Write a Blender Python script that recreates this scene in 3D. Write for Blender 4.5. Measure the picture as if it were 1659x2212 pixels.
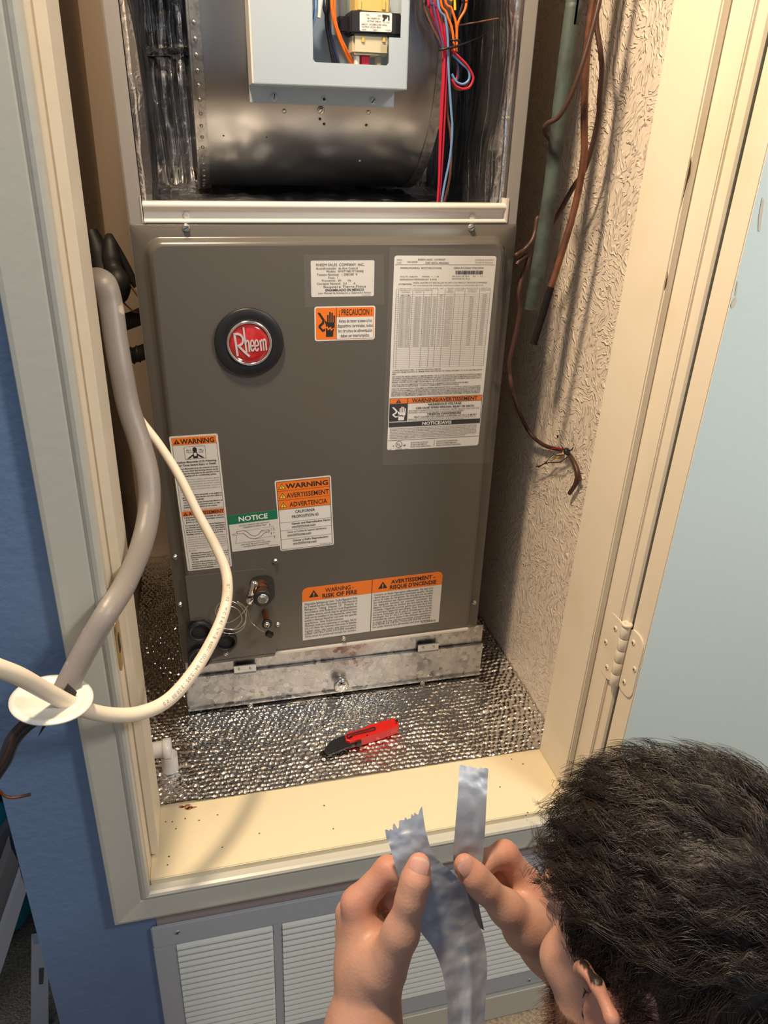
import bpy, bmesh, math, random
import numpy as np
from mathutils import Vector, Matrix

for _o in list(bpy.data.objects):
    bpy.data.objects.remove(_o)
scene = bpy.context.scene
COL = scene.collection
random.seed(7)
RNG = np.random.default_rng(7)

# ------------------------------------------------------------------ camera, world, lights, exposure
CH = 1.468                     # camera height above the room floor
FPX = 1598.63                  # focal length in pixels of the 1659 x 2212 frame
RF = np.array([[0.97021885, -0.23851273, 0.04227358],
               [-0.06878312, -0.43860804, -0.89604234],
               [0.23225903, 0.86644946, -0.44195144]])      # world -> camera (x right, y down, z forward)
cam_data = bpy.data.cameras.new('camera')
cam_data.sensor_fit = 'AUTO'
cam_data.sensor_width = 36.0
cam_data.lens = FPX / 2212 * 36.0
cam_data.clip_start = 0.02
cam_data.clip_end = 50
cam = bpy.data.objects.new('camera', cam_data)
COL.objects.link(cam)
_m = Matrix(((RF[0, 0], -RF[1, 0], -RF[2, 0], 0), (RF[0, 1], -RF[1, 1], -RF[2, 1], 0),
             (RF[0, 2], -RF[1, 2], -RF[2, 2], CH), (0, 0, 0, 1)))
cam.matrix_world = _m
scene.camera = cam

scene.view_settings.view_transform = 'Standard'
scene.view_settings.look = 'None'
scene.view_settings.gamma = 1.0
scene.view_settings.use_curve_mapping = False
scene.view_settings.exposure = 0.0
scene.cycles.use_denoising = True
scene.cycles.max_bounces = 8

world = bpy.data.worlds.new('room_ambient')
scene.world = world
world.use_nodes = True
_bg = world.node_tree.nodes['Background']
_bg.inputs[0].default_value = (0.60, 0.67, 0.78, 1)
_bg.inputs[1].default_value = 0.34


def area_light(name, loc, target, size, power, color, shape='DISK', size_y=None):
    d = bpy.data.lights.new(name, 'AREA')
    d.shape = shape
    d.size = size
    if size_y:
        d.size_y = size_y
    d.energy = power
    d.color = color
    o = bpy.data.objects.new(name, d)
    COL.objects.link(o)
    o.location = loc
    o.rotation_euler = (Vector(target) - Vector(loc)).to_track_quat('-Z', 'Y').to_euler()
    return o


area_light('warm_lamp', (-0.12, 0.70, 2.36), (0.12, 0.88, 0.6), 0.16, 34, (1.0, 0.77, 0.52))
area_light('ceiling_lamp', (1.25, -0.35, 2.42), (0.6, 0.75, 1.0), 0.35, 22, (1.0, 0.94, 0.86))
area_light('daylight_window', (-1.9, -1.7, 1.9), (0.1, 0.8, 0.9), 1.3, 6, (0.72, 0.85, 1.0), 'RECTANGLE', 1.5)


# ------------------------------------------------------------------ geometry helpers
def ray(px, py):
    return RF.T @ np.array([(px - 829.5) / FPX, (py - 1106.0) / FPX, 1.0])


def at_y(px, py, y):
    d = ray(px, py)
    return d * (y / d[1]) + np.array([0, 0, CH])


def at_x(px, py, x):
    d = ray(px, py)
    return d * (x / d[0]) + np.array([0, 0, CH])


def at_z(px, py, z):
    d = ray(px, py)
    return d * ((z - CH) / d[2]) + np.array([0, 0, CH])


def at_d(px, py, depth):
    return ray(px, py) * depth + np.array([0, 0, CH])


# the air handler stands about one degree out of true; RU is its own frame
RU = np.array([[0.99977717, 0.00316991, -0.02087018],
               [-0.0034484, 0.99990532, -0.01332162],
               [0.02082597, 0.01339062, 0.99969344]])
UO = np.array([0.1895, 1.058, -0.935])


def un(px, py, uy=0.0):
    d = RU.T @ ray(px, py)
    return d * ((1.058 + uy) / d[1]) - UO


class MB:
    """collects geometry for one mesh object"""

    def __init__(self):
        self.v, self.f, self.m, self.s = [], [], [], []

    def add(self, verts, faces, mat=0, smooth=False):
        o = len(self.v)
        self.v.extend([tuple(map(float, p)) for p in verts])
        for fc in faces:
            self.f.append(tuple(i + o for i in fc))
            self.m.append(mat)
            self.s.append(smooth)
        return self

    def box(self, lo, hi, mat=0, bev=0.0):
        x0, y0, z0 = lo
        x1, y1, z1 = hi
        if bev <= 0:
            v = [(x, y, z) for z in (z0, z1) for y in (y0, y1) for x in (x0, x1)]
            f = [(0, 2, 3, 1), (4, 5, 7, 6), (0, 1, 5, 4), (2, 6, 7, 3), (0, 4, 6, 2), (1, 3, 7, 5)]
            return self.add(v, f, mat)
        bm = bmesh.new()
        bmesh.ops.create_cube(bm, size=1.0)
        for q in bm.verts:
            q.co = Vector(((x0 + x1) / 2 + q.co.x * (x1 - x0), (y0 + y1) / 2 + q.co.y * (y1 - y0), (z0 + z1) / 2 + q.co.z * (z1 - z0)))
        bmesh.ops.bevel(bm, geom=bm.edges[:], offset=bev, segments=2, affect='EDGES')
        bm.verts.index_update()
        self.add([q.co for q in bm.verts], [[q.index for q in fc.verts] for fc in bm.faces], mat)
        bm.free()
        return self

    def obox(self, c, ax, ay, az, hx, hy, hz, mat=0, bev=0.0):
        """box with centre c, unit axes and half sizes"""
        k = MB().box((-hx, -hy, -hz), (hx, hy, hz), 0, bev)
        c, ax, ay, az = map(np.array, (c, ax, ay, az))
        return self.add([c + ax * p[0] + ay * p[1] + az * p[2] for p in k.v], k.f, mat)

    def rings(self, rings, mat=0, closed=True, cap0=True, cap1=True, smooth=True):
        n = len(rings[0])
        v = [p for r in rings for p in r]
        f = []
        for i in range(len(rings) - 1):
            for j in range(n if closed else n - 1):
                a, b = i * n + j, i * n + (j + 1) % n
                f.append((a, b, b + n, a + n))
        self.add(v, f, mat, smooth)
        if cap0:
            self.add(rings[0], [tuple(range(n))[::-1]], mat)
        if cap1:
            self.add(rings[-1], [tuple(range(n))], mat)
        return self

    def tube(self, path, r, n=10, mat=0, cap=True, flat=None, smooth=True):
        """tube along path; r number or list; flat=(vector, ratio) squashes the section"""
        P = np.array(path, float)
        k = len(P)
        R = np.full(k, r, float) if np.isscalar(r) else np.interp(np.linspace(0, 1, k), np.linspace(0, 1, len(r)), r)
        T = np.gradient(P, axis=0)
        T /= np.linalg.norm(T, axis=1)[:, None] + 1e-12
        a = np.array([0, 0, 1.0]) if abs(T[0][2]) < 0.9 else np.array([1.0, 0, 0])
        if flat is not None:
            a = np.array(flat[0], float)
        rings = []
        nrm = a - T[0] * (a @ T[0])
        nrm /= np.linalg.norm(nrm)
        for i in range(k):
            if flat is not None:
                nrm = a - T[i] * (a @ T[i])
            else:
                nrm = nrm - T[i] * (nrm @ T[i])
            nrm = nrm / (np.linalg.norm(nrm) + 1e-12)
            b = np.cross(T[i], nrm)
            q = flat[1] if flat is not None else 1.0
            rings.append([P[i] + R[i] * (math.cos(t) * nrm * q + math.sin(t) * b) for t in np.linspace(0, 2 * math.pi, n, endpoint=False)])
        return self.rings(rings, mat, True, cap, cap, smooth)

    def cyl(self, p0, p1, r, n=20, mat=0, r1=None, smooth=True):
        return self.tube([p0, p1], [r, r if r1 is None else r1], n, mat, True, None, smooth)

    def lathe(self, o, axis, prof, n=24, mat=0, smooth=True, caps=True):
        """prof: (radius, distance along axis)"""
        o = np.array(o, float)
        w = np.array(axis, float)
        w /= np.linalg.norm(w)
        a = np.array([0, 0, 1.0]) if abs(w[2]) < 0.9 else np.array([1.0, 0, 0])
        u = np.cross(a, w)
        u /= np.linalg.norm(u)
        v = np.cross(w, u)
        rg = [[o + w * d + r * (math.cos(t) * u + math.sin(t) * v) for t in np.linspace(0, 2 * math.pi, n, endpoint=False)] for r, d in prof]
        return self.rings(rg, mat, True, caps, caps, smooth)

    def extrude(self, poly, o, u, v, w, mat=0, smooth=False):
        """2-D polygon in axes u, v at o, extruded by vector w"""
        o, u, v, w = map(lambda q: np.array(q, float), (o, u, v, w))
        a = [o + u * p[0] + v * p[1] for p in poly]
        b = [p + w for p in a]
        n = len(a)
        self.add(a + b, [(i, (i + 1) % n, (i + 1) % n + n, i + n) for i in range(n)], mat, smooth)
        self.add(a, [tuple(range(n))[::-1]], mat)
        self.add(b, [tuple(range(n))], mat)
        return self

    def grid(self, P, mat=0, smooth=True, mask=None):
        """P: array (ny, nx, 3)"""
        ny, nx = P.shape[:2]
        idx = np.arange(ny * nx).reshape(ny, nx)
        f = np.stack([idx[:-1, :-1], idx[:-1, 1:], idx[1:, 1:], idx[1:, :-1]], -1)
        if mask is not None:
            f = f[mask]
        self.add(P.reshape(-1, 3), f.reshape(-1, 4).tolist(), mat, smooth)
        return self

    def build(self, name, mats, parent=None, fix=True, edge=None):
        if not isinstance(mats, (list, tuple)):
            mats = [mats]
        me = bpy.data.meshes.new(name)
        me.from_pydata(self.v, [], self.f)
        for k in mats:
            me.materials.append(k)
        me.polygons.foreach_set('material_index', self.m)
        me.polygons.foreach_set('use_smooth', self.s)
        if fix:
            bm = bmesh.new()
            bm.from_mesh(me)
            bmesh.ops.recalc_face_normals(bm, faces=bm.faces)
            bm.to_mesh(me)
            bm.free()
        me.update()
        o = bpy.data.objects.new(name, me)
        COL.objects.link(o)
        if parent is not None:
            o.parent = parent
        return o


def tag(o, label=None, cat=None, group=None, kind=None):
    if label:
        o['label'] = label
    if cat:
        o['category'] = cat
    if group:
        o['group'] = group
    if kind:
        o['kind'] = kind
    return o


def empty(name, loc=(0, 0, 0)):
    o = bpy.data.objects.new(name, None)
    o.empty_display_size = 0.05
    COL.objects.link(o)
    o.location = Vector([float(q) for q in loc])
    return o


def copy_part(o, parent, loc=(0, 0, 0), rot=None):
    c = o.copy()
    COL.objects.link(c)
    c.parent = parent
    c.location = Vector([float(q) for q in loc])
    if rot is not None:
        c.rotation_euler = rot
    return c


def spline(pts, n=8):
    """Catmull-Rom through the points"""
    P = np.array(pts, float)
    P = np.vstack([2 * P[0] - P[1], P, 2 * P[-1] - P[-2]])
    out = []
    for i in range(1, len(P) - 2):
        p0, p1, p2, p3 = P[i - 1:i + 3]
        for t in np.linspace(0, 1, n, endpoint=False):
            out.append(0.5 * (2 * p1 + (p2 - p0) * t + (2 * p0 - 5 * p1 + 4 * p2 - p3) * t * t + (3 * p1 - p0 - 3 * p2 + p3) * t ** 3))
    out.append(P[-2])
    return np.array(out)


def rrect(x0, x1, z0, z1, r, n=6):
    """rounded rectangle, counter-clockwise from the lower right corner"""
    out = []
    for cx, cz, a0 in ((x1 - r, z0 + r, -90), (x1 - r, z1 - r, 0), (x0 + r, z1 - r, 90), (x0 + r, z0 + r, 180)):
        for k in range(n + 1):
            a = math.radians(a0 + 90 * k / n)
            out.append((cx + r * math.cos(a), cz + r * math.sin(a)))
    return out


def vnoise(x, y, seed=0):
    """smooth value noise in 2-D, numpy"""
    r = np.random.default_rng(seed).random((64, 64))
    xi, yi = np.floor(x).astype(int), np.floor(y).astype(int)
    fx, fy = x - xi, y - yi
    fx, fy = fx * fx * (3 - 2 * fx), fy * fy * (3 - 2 * fy)
    g = lambda a, b: r[a % 64, b % 64]
    return (g(xi, yi) * (1 - fx) + g(xi + 1, yi) * fx) * (1 - fy) + (g(xi, yi + 1) * (1 - fx) + g(xi + 1, yi + 1) * fx) * fy


# ------------------------------------------------------------------ materials
MATS = {}


def mat(name, color, rough=0.5, metal=0.0, spec=0.5, bump=None, mottle=None, coat=0.0, sss=None):
    """bump=(scale, strength, distance); mottle=(scale, colour2, low, high) blends a second colour by noise"""
    m = bpy.data.materials.new(name)
    m.use_nodes = True
    nt = m.node_tree
    b = nt.nodes['Principled BSDF']
    b.inputs['Base Color'].default_value = (*color, 1)
    b.inputs['Roughness'].default_value = rough
    b.inputs['Metallic'].default_value = metal
    b.inputs['Specular IOR Level'].default_value = spec
    b.inputs['Coat Weight'].default_value = coat
    if sss:
        b.inputs['Subsurface Weight'].default_value = sss[0]
        b.inputs['Subsurface Radius'].default_value = sss[1]
        b.inputs['Subsurface Scale'].default_value = sss[2]
    tc = nt.nodes.new('ShaderNodeTexCoord')
    if mottle:
        nz = nt.nodes.new('ShaderNodeTexNoise')
        nz.inputs['Scale'].default_value = mottle[0]
        nz.inputs['Detail'].default_value = 5
        rp = nt.nodes.new('ShaderNodeMapRange')
        rp.inputs[1].default_value = mottle[2]
        rp.inputs[2].default_value = mottle[3]
        mx = nt.nodes.new('ShaderNodeMix')
        mx.data_type = 'RGBA'
        mx.inputs[6].default_value = (*color, 1)
        mx.inputs[7].default_value = (*mottle[1], 1)
        nt.links.new(tc.outputs['Object'], nz.inputs['Vector'])
        nt.links.new(nz.outputs['Fac'], rp.inputs[0])
        nt.links.new(rp.outputs[0], mx.inputs[0])
        nt.links.new(mx.outputs[2], b.inputs['Base Color'])
    if bump:
        nz = nt.nodes.new('ShaderNodeTexNoise')
        nz.inputs['Scale'].default_value = bump[0]
        nz.inputs['Detail'].default_value = 4
        bp = nt.nodes.new('ShaderNodeBump')
        bp.inputs['Strength'].default_value = bump[1]
        bp.inputs['Distance'].default_value = bump[2]
        nt.links.new(tc.outputs['Object'], nz.inputs['Vector'])
        nt.links.new(nz.outputs['Fac'], bp.inputs['Height'])
        nt.links.new(bp.outputs[0], b.inputs['Normal'])
    MATS[name] = m
    return m


cream = mat('cream_paint', (0.80, 0.71, 0.56), 0.38, bump=(60, 0.25, 0.001), mottle=(9, (0.74, 0.655, 0.48), 0.52, 0.75))
cream_sill = mat('worn_cream_paint', (0.80, 0.69, 0.47), 0.42, bump=(40, 0.3, 0.001), mottle=(7, (0.68, 0.585, 0.41), 0.58, 0.80))
casing_paint = mat('casing_paint', (0.54, 0.53, 0.455), 0.33, bump=(70, 0.2, 0.001))
blue_wall = mat('blue_wall_paint', (0.135, 0.22, 0.38), 0.6, bump=(90, 0.35, 0.002), mottle=(5, (0.12, 0.20, 0.35), 0.45, 0.7))
door_blue = mat('pale_blue_door_paint', (0.80, 0.90, 0.83), 0.45, bump=(120, 0.2, 0.0008))
closet_wall = mat('closet_wall_paint', (0.56, 0.44, 0.33), 0.75, bump=(70, 0.4, 0.002))
bare_board = mat('bare_board', (0.36, 0.29, 0.27), 0.85, bump=(150, 0.4, 0.001))
grille_shaded = mat('grille_enamel_shaded', (0.44, 0.465, 0.50), 0.36)  # front-facing frame: its cool shade is put into this blue-grey
grille_lit = mat('grille_enamel_lit', (0.74, 0.74, 0.67), 0.4)  # same grille, warm light on the upturned slats put into the colour
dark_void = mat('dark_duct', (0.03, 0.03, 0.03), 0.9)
panel_grey = mat('grey_brown_enamel', (0.108, 0.099, 0.088), 0.25, spec=0.5, bump=(900, 0.04, 0.0004))
rail_grey = mat('light_grey_enamel', (0.66, 0.62, 0.57), 0.32)
flange_grey = mat('cabinet_flange_enamel', (0.30, 0.28, 0.26), 0.4)
steel = mat('zinc_screw_steel', (0.66, 0.65, 0.62), 0.28, 1.0)
chrome = mat('chrome', (0.85, 0.85, 0.84), 0.12, 1.0)
badge_silver = mat('badge_silver', (0.72, 0.71, 0.69), 0.32, 0.35)
black_plastic = mat('black_plastic', (0.012, 0.012, 0.016), 0.42)
black_rubber = mat('black_rubber', (0.014, 0.013, 0.012), 0.55)
badge_red = mat('badge_red', (0.50, 0.018, 0.02), 0.18, mottle=(60, (0.62, 0.06, 0.06), 0.5, 0.8), coat=0.6)
plate_grey = mat('control_plate_grey', (0.45, 0.53, 0.60), 0.42, 0.25, bump=(500, 0.05, 0.0005))
copper = mat('copper_tube', (0.44, 0.165, 0.075), 0.38, 0.85, mottle=(45, (0.20, 0.08, 0.045), 0.45, 0.7))
old_copper = mat('weathered_copper', (0.19, 0.075, 0.038), 0.45, 0.4, mottle=(40, (0.08, 0.032, 0.02), 0.42, 0.66))
verdigris = mat('verdigris_copper', (0.075, 0.102, 0.090), 0.6, 0.2, mottle=(30, (0.032, 0.034, 0.032), 0.42, 0.66), bump=(120, 0.2, 0.001))
charred = mat('charred_copper', (0.012, 0.010, 0.009), 0.9, spec=0.15, bump=(200, 0.6, 0.002))
brown_cable = mat('brown_cable_jacket', (0.062, 0.028, 0.021), 0.45, spec=0.35)
grey_cable = mat('grey_cable_jacket', (0.22, 0.20, 0.185), 0.42, mottle=(26, (0.46, 0.40, 0.34), 0.64, 0.70), bump=(160, 0.3, 0.001))
white_cable = mat('white_cable_jacket', (0.76, 0.67, 0.53), 0.42, mottle=(22, (0.66, 0.52, 0.36), 0.58, 0.75))
cable_ink = mat('cable_print', (0.16, 0.13, 0.11), 0.7)
white_plastic = mat('white_plastic', (0.74, 0.72, 0.66), 0.38)
pvc = mat('white_pvc', (0.82, 0.80, 0.77), 0.35)
brass = mat('brass', (0.60, 0.42, 0.16), 0.35, 1.0, mottle=(60, (0.26, 0.17, 0.09), 0.5, 0.7))
sticker = mat('sticker_white', (0.72, 0.71, 0.68), 0.42)
sticker_silver = mat('sticker_pale', (0.66, 0.65, 0.62), 0.38)
ink = mat('black_ink', (0.018, 0.017, 0.018), 0.55)
ink_grey = mat('grey_ink', (0.16, 0.155, 0.15), 0.6)
orange_ink = mat('safety_orange', (0.80, 0.185, 0.02), 0.45)
green_ink = mat('notice_green', (0.006, 0.165, 0.085), 0.45)
yellow_ink = mat('warning_yellow', (0.88, 0.62, 0.06), 0.45)
white_ink = mat('white_ink', (0.80, 0.79, 0.76), 0.5)
red_plastic = mat('red_anodised', (0.62, 0.016, 0.012), 0.34)
dark_steel = mat('dark_blade_steel', (0.05, 0.048, 0.046), 0.35, 0.8)
amber_bobbin = mat('amber_bobbin', (0.62, 0.44, 0.14), 0.4)
cream_bobbin = mat('cream_bobbin', (0.58, 0.52, 0.36), 0.4)
wire_red = mat('red_wire', (0.50, 0.012, 0.04), 0.38)
wire_blue = mat('blue_wire', (0.14, 0.27, 0.52), 0.38)
wire_orange = mat('orange_wire', (0.80, 0.17, 0.02), 0.38)
wire_yellow = mat('yellow_wire', (0.80, 0.58, 0.03), 0.38)
wire_black = mat('black_wire', (0.015, 0.015, 0.02), 0.4)
wire_purple = mat('purple_wire', (0.11, 0.05, 0.16), 0.4)
wire_navy = mat('navy_wire', (0.02, 0.03, 0.10), 0.4)
wire_brown = mat('brown_wire', (0.16, 0.07, 0.04), 0.45)
teal_cloth = mat('teal_fabric', (0.01, 0.30, 0.34), 0.8, bump=(200, 0.5, 0.002))
card = mat('grey_card', (0.17, 0.16, 0.16), 0.8)
board_white = mat('painted_board', (0.40, 0.42, 0.46), 0.6)
dark_box = mat('dark_box', (0.05, 0.06, 0.075), 0.7)
carpet = mat('beige_carpet', (0.42, 0.34, 0.24), 0.95, bump=(260, 1.0, 0.006), mottle=(160, (0.28, 0.215, 0.15), 0.42, 0.62))


def special(name):
    m = bpy.data.materials.new(name)
    m.use_nodes = True
    MATS[name] = m
    nt = m.node_tree
    return m, nt, nt.nodes['Principled BSDF'], nt.nodes.new('ShaderNodeTexCoord')


# stomped drywall texture: patches of short raised strokes, each patch turned its own way
texture_wall, nt, b, tc = special('stomped_texture_wall')
b.inputs['Base Color'].default_value = (0.74, 0.64, 0.53, 1)
b.inputs['Roughness'].default_value = 0.5
N = nt.nodes.new
wob = N('ShaderNodeTexNoise'); wob.inputs['Scale'].default_value = 30; wob.inputs['Detail'].default_value = 2
wma = N('ShaderNodeVectorMath'); wma.operation = 'MULTIPLY_ADD'; wma.inputs[1].default_value = (0.03, 0.03, 0.03)
vo = N('ShaderNodeTexVoronoi'); vo.inputs['Scale'].default_value = 25
sep = N('ShaderNodeSeparateColor')
an = N('ShaderNodeMath'); an.operation = 'MULTIPLY'; an.inputs[1].default_value = 6.283
vr = N('ShaderNodeVectorRotate'); vr.rotation_type = 'X_AXIS'
mp = N('ShaderNodeMapping'); mp.inputs['Scale'].default_value = (20, 240, 62)
n1 = N('ShaderNodeTexNoise'); n1.inputs['Scale'].default_value = 1.0; n1.inputs['Detail'].default_value = 1.5; n1.inputs['Distortion'].default_value = 0.5
mr = N('ShaderNodeMapRange'); mr.inputs[1].default_value = 0.50; mr.inputs[2].default_value = 0.66
bp = N('ShaderNodeBump'); bp.inputs['Strength'].default_value = 0.8; bp.inputs['Distance'].default_value = 0.0026
for a_, c_ in ((tc.outputs['Object'], wob.inputs['Vector']), (wob.outputs['Color'], wma.inputs[0]), (tc.outputs['Object'], wma.inputs[2]), (wma.outputs[0], vo.inputs['Vector']),
               (vo.outputs['Color'], sep.inputs[0]), (sep.outputs[0], an.inputs[0]), (wma.outputs[0], vr.inputs['Vector']), (vo.outputs['Position'], vr.inputs['Center']),
               (an.outputs[0], vr.inputs['Angle']), (vr.outputs[0], mp.inputs[0]), (mp.outputs[0], n1.inputs['Vector']), (n1.outputs['Fac'], mr.inputs[0]),
               (mr.outputs[0], bp.inputs['Height']), (bp.outputs[0], b.inputs['Normal'])):
    nt.links.new(a_, c_)

# galvanised sheet with zinc spangle
galv, nt, b, tc = special('galvanised_sheet')
vo = nt.nodes.new('ShaderNodeTexVoronoi'); vo.inputs['Scale'].default_value = 110
nz = nt.nodes.new('ShaderNodeTexNoise'); nz.inputs['Scale'].default_value = 60; nz.inputs['Detail'].default_value = 3
vm = nt.nodes.new('ShaderNodeVectorMath'); vm.operation = 'MULTIPLY_ADD'; vm.inputs[1].default_value = (0.007, 0.007, 0.007)
cr = nt.nodes.new('ShaderNodeValToRGB')
cr.color_ramp.elements[0].color = (0.30, 0.29, 0.28, 1); cr.color_ramp.elements[0].position = 0.05
cr.color_ramp.elements[1].color = (0.62, 0.61, 0.585, 1); cr.color_ramp.elements[1].position = 0.95
rr = nt.nodes.new('ShaderNodeMapRange'); rr.inputs[3].default_value = 0.2; rr.inputs[4].default_value = 0.45
b.inputs['Metallic'].default_value = 0.9
for a_, c_ in ((tc.outputs['Object'], nz.inputs['Vector']), (nz.outputs['Color'], vm.inputs[0]), (tc.outputs['Object'], vm.inputs[2]), (vm.outputs[0], vo.inputs['Vector']),
               (vo.outputs['Color'], cr.inputs[0]), (cr.outputs[0], b.inputs['Base Color']), (vo.outputs['Color'], rr.inputs[0]), (rr.outputs[0], b.inputs['Roughness'])):
    nt.links.new(a_, c_)

# blower sheet steel: brushed, soft
blower_steel, nt, b, tc = special('blower_sheet_steel')
b.inputs['Base Color'].default_value = (0.34, 0.34, 0.34, 1)
b.inputs['Metallic'].default_value = 0.95
b.inputs['Roughness'].default_value = 0.33
mp = nt.nodes.new('ShaderNodeMapping'); mp.inputs['Scale'].default_value = (220, 220, 6)
nz = nt.nodes.new('ShaderNodeTexNoise'); nz.inputs['Scale'].default_value = 1
bp = nt.nodes.new('ShaderNodeBump'); bp.inputs['Strength'].default_value = 0.05; bp.inputs['Distance'].default_value = 0.001
for a_, c_ in ((tc.outputs['Object'], mp.inputs[0]), (mp.outputs[0], nz.inputs['Vector']), (nz.outputs['Fac'], bp.inputs['Height']), (bp.outputs[0], b.inputs['Normal'])):
    nt.links.new(a_, c_)


def foil(name, color, rough, sc, st, dist):
    m, nt, b, tc = special(name)
    b.inputs['Base Color'].default_value = (*color, 1)
    b.inputs['Metallic'].default_value = 1.0
    b.inputs['Roughness'].default_value = rough
    nz = nt.nodes.new('ShaderNodeTexNoise'); nz.inputs['Scale'].default_value = sc; nz.inputs['Detail'].default_value = 3
    nz.inputs['Distortion'].default_value = 0.8
    bp = nt.nodes.new('ShaderNodeBump'); bp.inputs['Strength'].default_value = st; bp.inputs['Distance'].default_value = dist
    nt.links.new(tc.outputs['Object'], nz.inputs['Vector'])
    nt.links.new(nz.outputs['Fac'], bp.inputs['Height'])
    nt.links.new(bp.outputs[0], b.inputs['Normal'])
    return m


bubble_foil = foil('bubble_foil', (0.78, 0.77, 0.75), 0.17, 160, 0.35, 0.0012)
liner_foil = foil('liner_foil', (0.50, 0.50, 0.51), 0.24, 70, 0.55, 0.003)
tape_foil = foil('foil_tape', (0.36, 0.40, 0.47), 0.46, 110, 0.3, 0.001)
tape_foil.node_tree.nodes['Principled BSDF'].inputs['Metallic'].default_value = 0.45
tape_paper = mat('tape_backing_paper', (0.52, 0.57, 0.64), 0.6, bump=(120, 0.3, 0.001))

# clear film over the stickers
film, nt, b, tc = special('clear_film')
b.inputs['Base Color'].default_value = (0.9, 0.9, 0.9, 1)
b.inputs['Alpha'].default_value = 0.03
b.inputs['Roughness'].default_value = 0.2

# ------------------------------------------------------------------ the setting
ZF = 0.533          # closet floor / sill top
YW = 0.751          # face of the wall
XL, XR = -0.113, 0.549          # jamb faces
TOPZ = 2.60
YB = 1.67           # back of the closet
XWL, XWR = -0.160, 0.578        # closet side walls

MB().box((-2.6, -2.2, -0.05), (2.4, 2.6, 0.0)).build('floor', carpet)['kind'] = 'structure'

w = MB()
w.box((-0.270, YW, 0), (XL - 0.02, 0.876, TOPZ))
w.box((-0.270, 0.876, 0), (XWL - 0.02, YB + 0.1, TOPZ))           # left pier and outer side of the closet
w.box((XR + 0.02, YW, 0), (2.4, 0.86, TOPZ))
w.box((XL - 0.02, YW, 0), (XR + 0.02, 0.86, ZF - 0.02))
w.box((XL - 0.02, YW, 2.48), (XR + 0.02, 0.86, TOPZ))
front = w.build('wall_front', blue_wall)
front['kind'] = 'structure'
front['label'] = 'blue painted wall around the closet opening'
bs = MB().box((-0.112, YW - 0.0012, 0.430), (0.58, YW + 0.002, 0.478)).build('bare_strip', bare_board, front)
bs['label'] = 'bare brown strip of board above the grille'

for nm, lo, hi, mt in (('wall_left', (XWL - 0.02, 0.877, ZF - 0.05), (XWL, YB, TOPZ), closet_wall),
                       ('wall_back', (XWL - 0.02, YB, ZF - 0.05), (XWR + 0.02, YB + 0.02, TOPZ), closet_wall),
                       ('wall_right', (XWR, 0.862, ZF - 0.05), (XWR + 0.02, YB, TOPZ), texture_wall),
                       ('ceiling', (XWL - 0.02, 0.86, TOPZ), (XWR + 0.02, YB + 0.02, TOPZ + 0.02), closet_wall),
                       ('floor_closet', (XWL - 0.02, 0.877, ZF - 0.05), (XWR + 0.02, YB, ZF - 0.002), closet_wall)):
    MB().box(lo, hi).build(nm, mt)['kind'] = 'structure'

# nail pops and a dab of dirt on the textured wall
wr = bpy.data.objects['wall_right']
for px, py, r in ((1205, 943, 0.0026), (1228, 1017, 0.0009), (1206, 1080, 0.0008)):
    q = at_x(px, py, XWR)
    k = MB()
    k.lathe(q + np.array([0.001, 0, 0]), (-1, 0, 0), [(r * 1.2, 0), (r, 0.0016), (r * 0.4, 0.0024)], 9)
    k.build('wall_nick', charred, wr)

# jambs, stops, sill
j = MB().box((XL - 0.02, YW, ZF - 0.03), (XL, 0.877, 2.48), 0, 0.0015)
jl = j.build('trim_1', cream)
tag(jl, 'cream painted left jamb of the closet opening', None, None, 'structure')
k = MB().box((XL, 0.787, ZF + 0.006), (XL + 0.012, 0.877, 2.46), 0, 0.002).build('door_stop', cream, jl)
st = MB()
pz = at_x(258, 1360, XL)[2]
st.extrude(rrect(0, 0.030, 0, 0.072, 0.012, 5), (XL + 0.0004, YW + 0.001, pz - 0.036), (0, 1, 0), (0, 0, 1), (0.0012, 0, 0))
sp = st.build('strike_plate', brass, jl)
sp['label'] = 'tarnished brass strike plate'
MB().extrude(rrect(0.009, 0.021, 0.024, 0.048, 0.003, 3), (XL + 0.0017, YW + 0.001, pz - 0.036), (0, 1, 0), (0, 0, 1), (0.0004, 0, 0)).build('latch_hole', dark_void, sp)

j = MB().box((XR, YW, ZF - 0.03), (XR + 0.02, 0.877, 2.48), 0, 0.0015)
jr = j.build('trim_2', cream)
tag(jr, 'cream painted right jamb of the closet opening', None, None, 'structure')
MB().box((XR - 0.012, 0.787, ZF), (XR, 0.877, 2.46), 0, 0.002).build('door_stop', cream, jr)
# chipped paint along the stop
for n_, (pts) in enumerate(([(1492, 335), (1494, 352), (1492, 375), (1484, 400), (1474, 440), (1468, 458), (1466, 452), (1470, 420), (1478, 380), (1486, 350)],
                            [(1441, 583), (1443, 600), (1440, 618), (1436, 628), (1432, 626), (1434, 612), (1438, 600)],
                            [(1490, 330), (1494, 326), (1492, 336)])):
    P = [at_y(x - 1, y, 0.7868) for x, y in pts]
    P = [np.array([min(max(p[0], XR - 0.0118), XR - 0.0004), 0.7866, p[2]]) for p in P]
    c = MB().add(P, [tuple(range(len(P)))]).build('paint_chip', mat('bare_wood_chip%d' % n_, (0.10, 0.045, 0.02), 0.8), jr)

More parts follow.
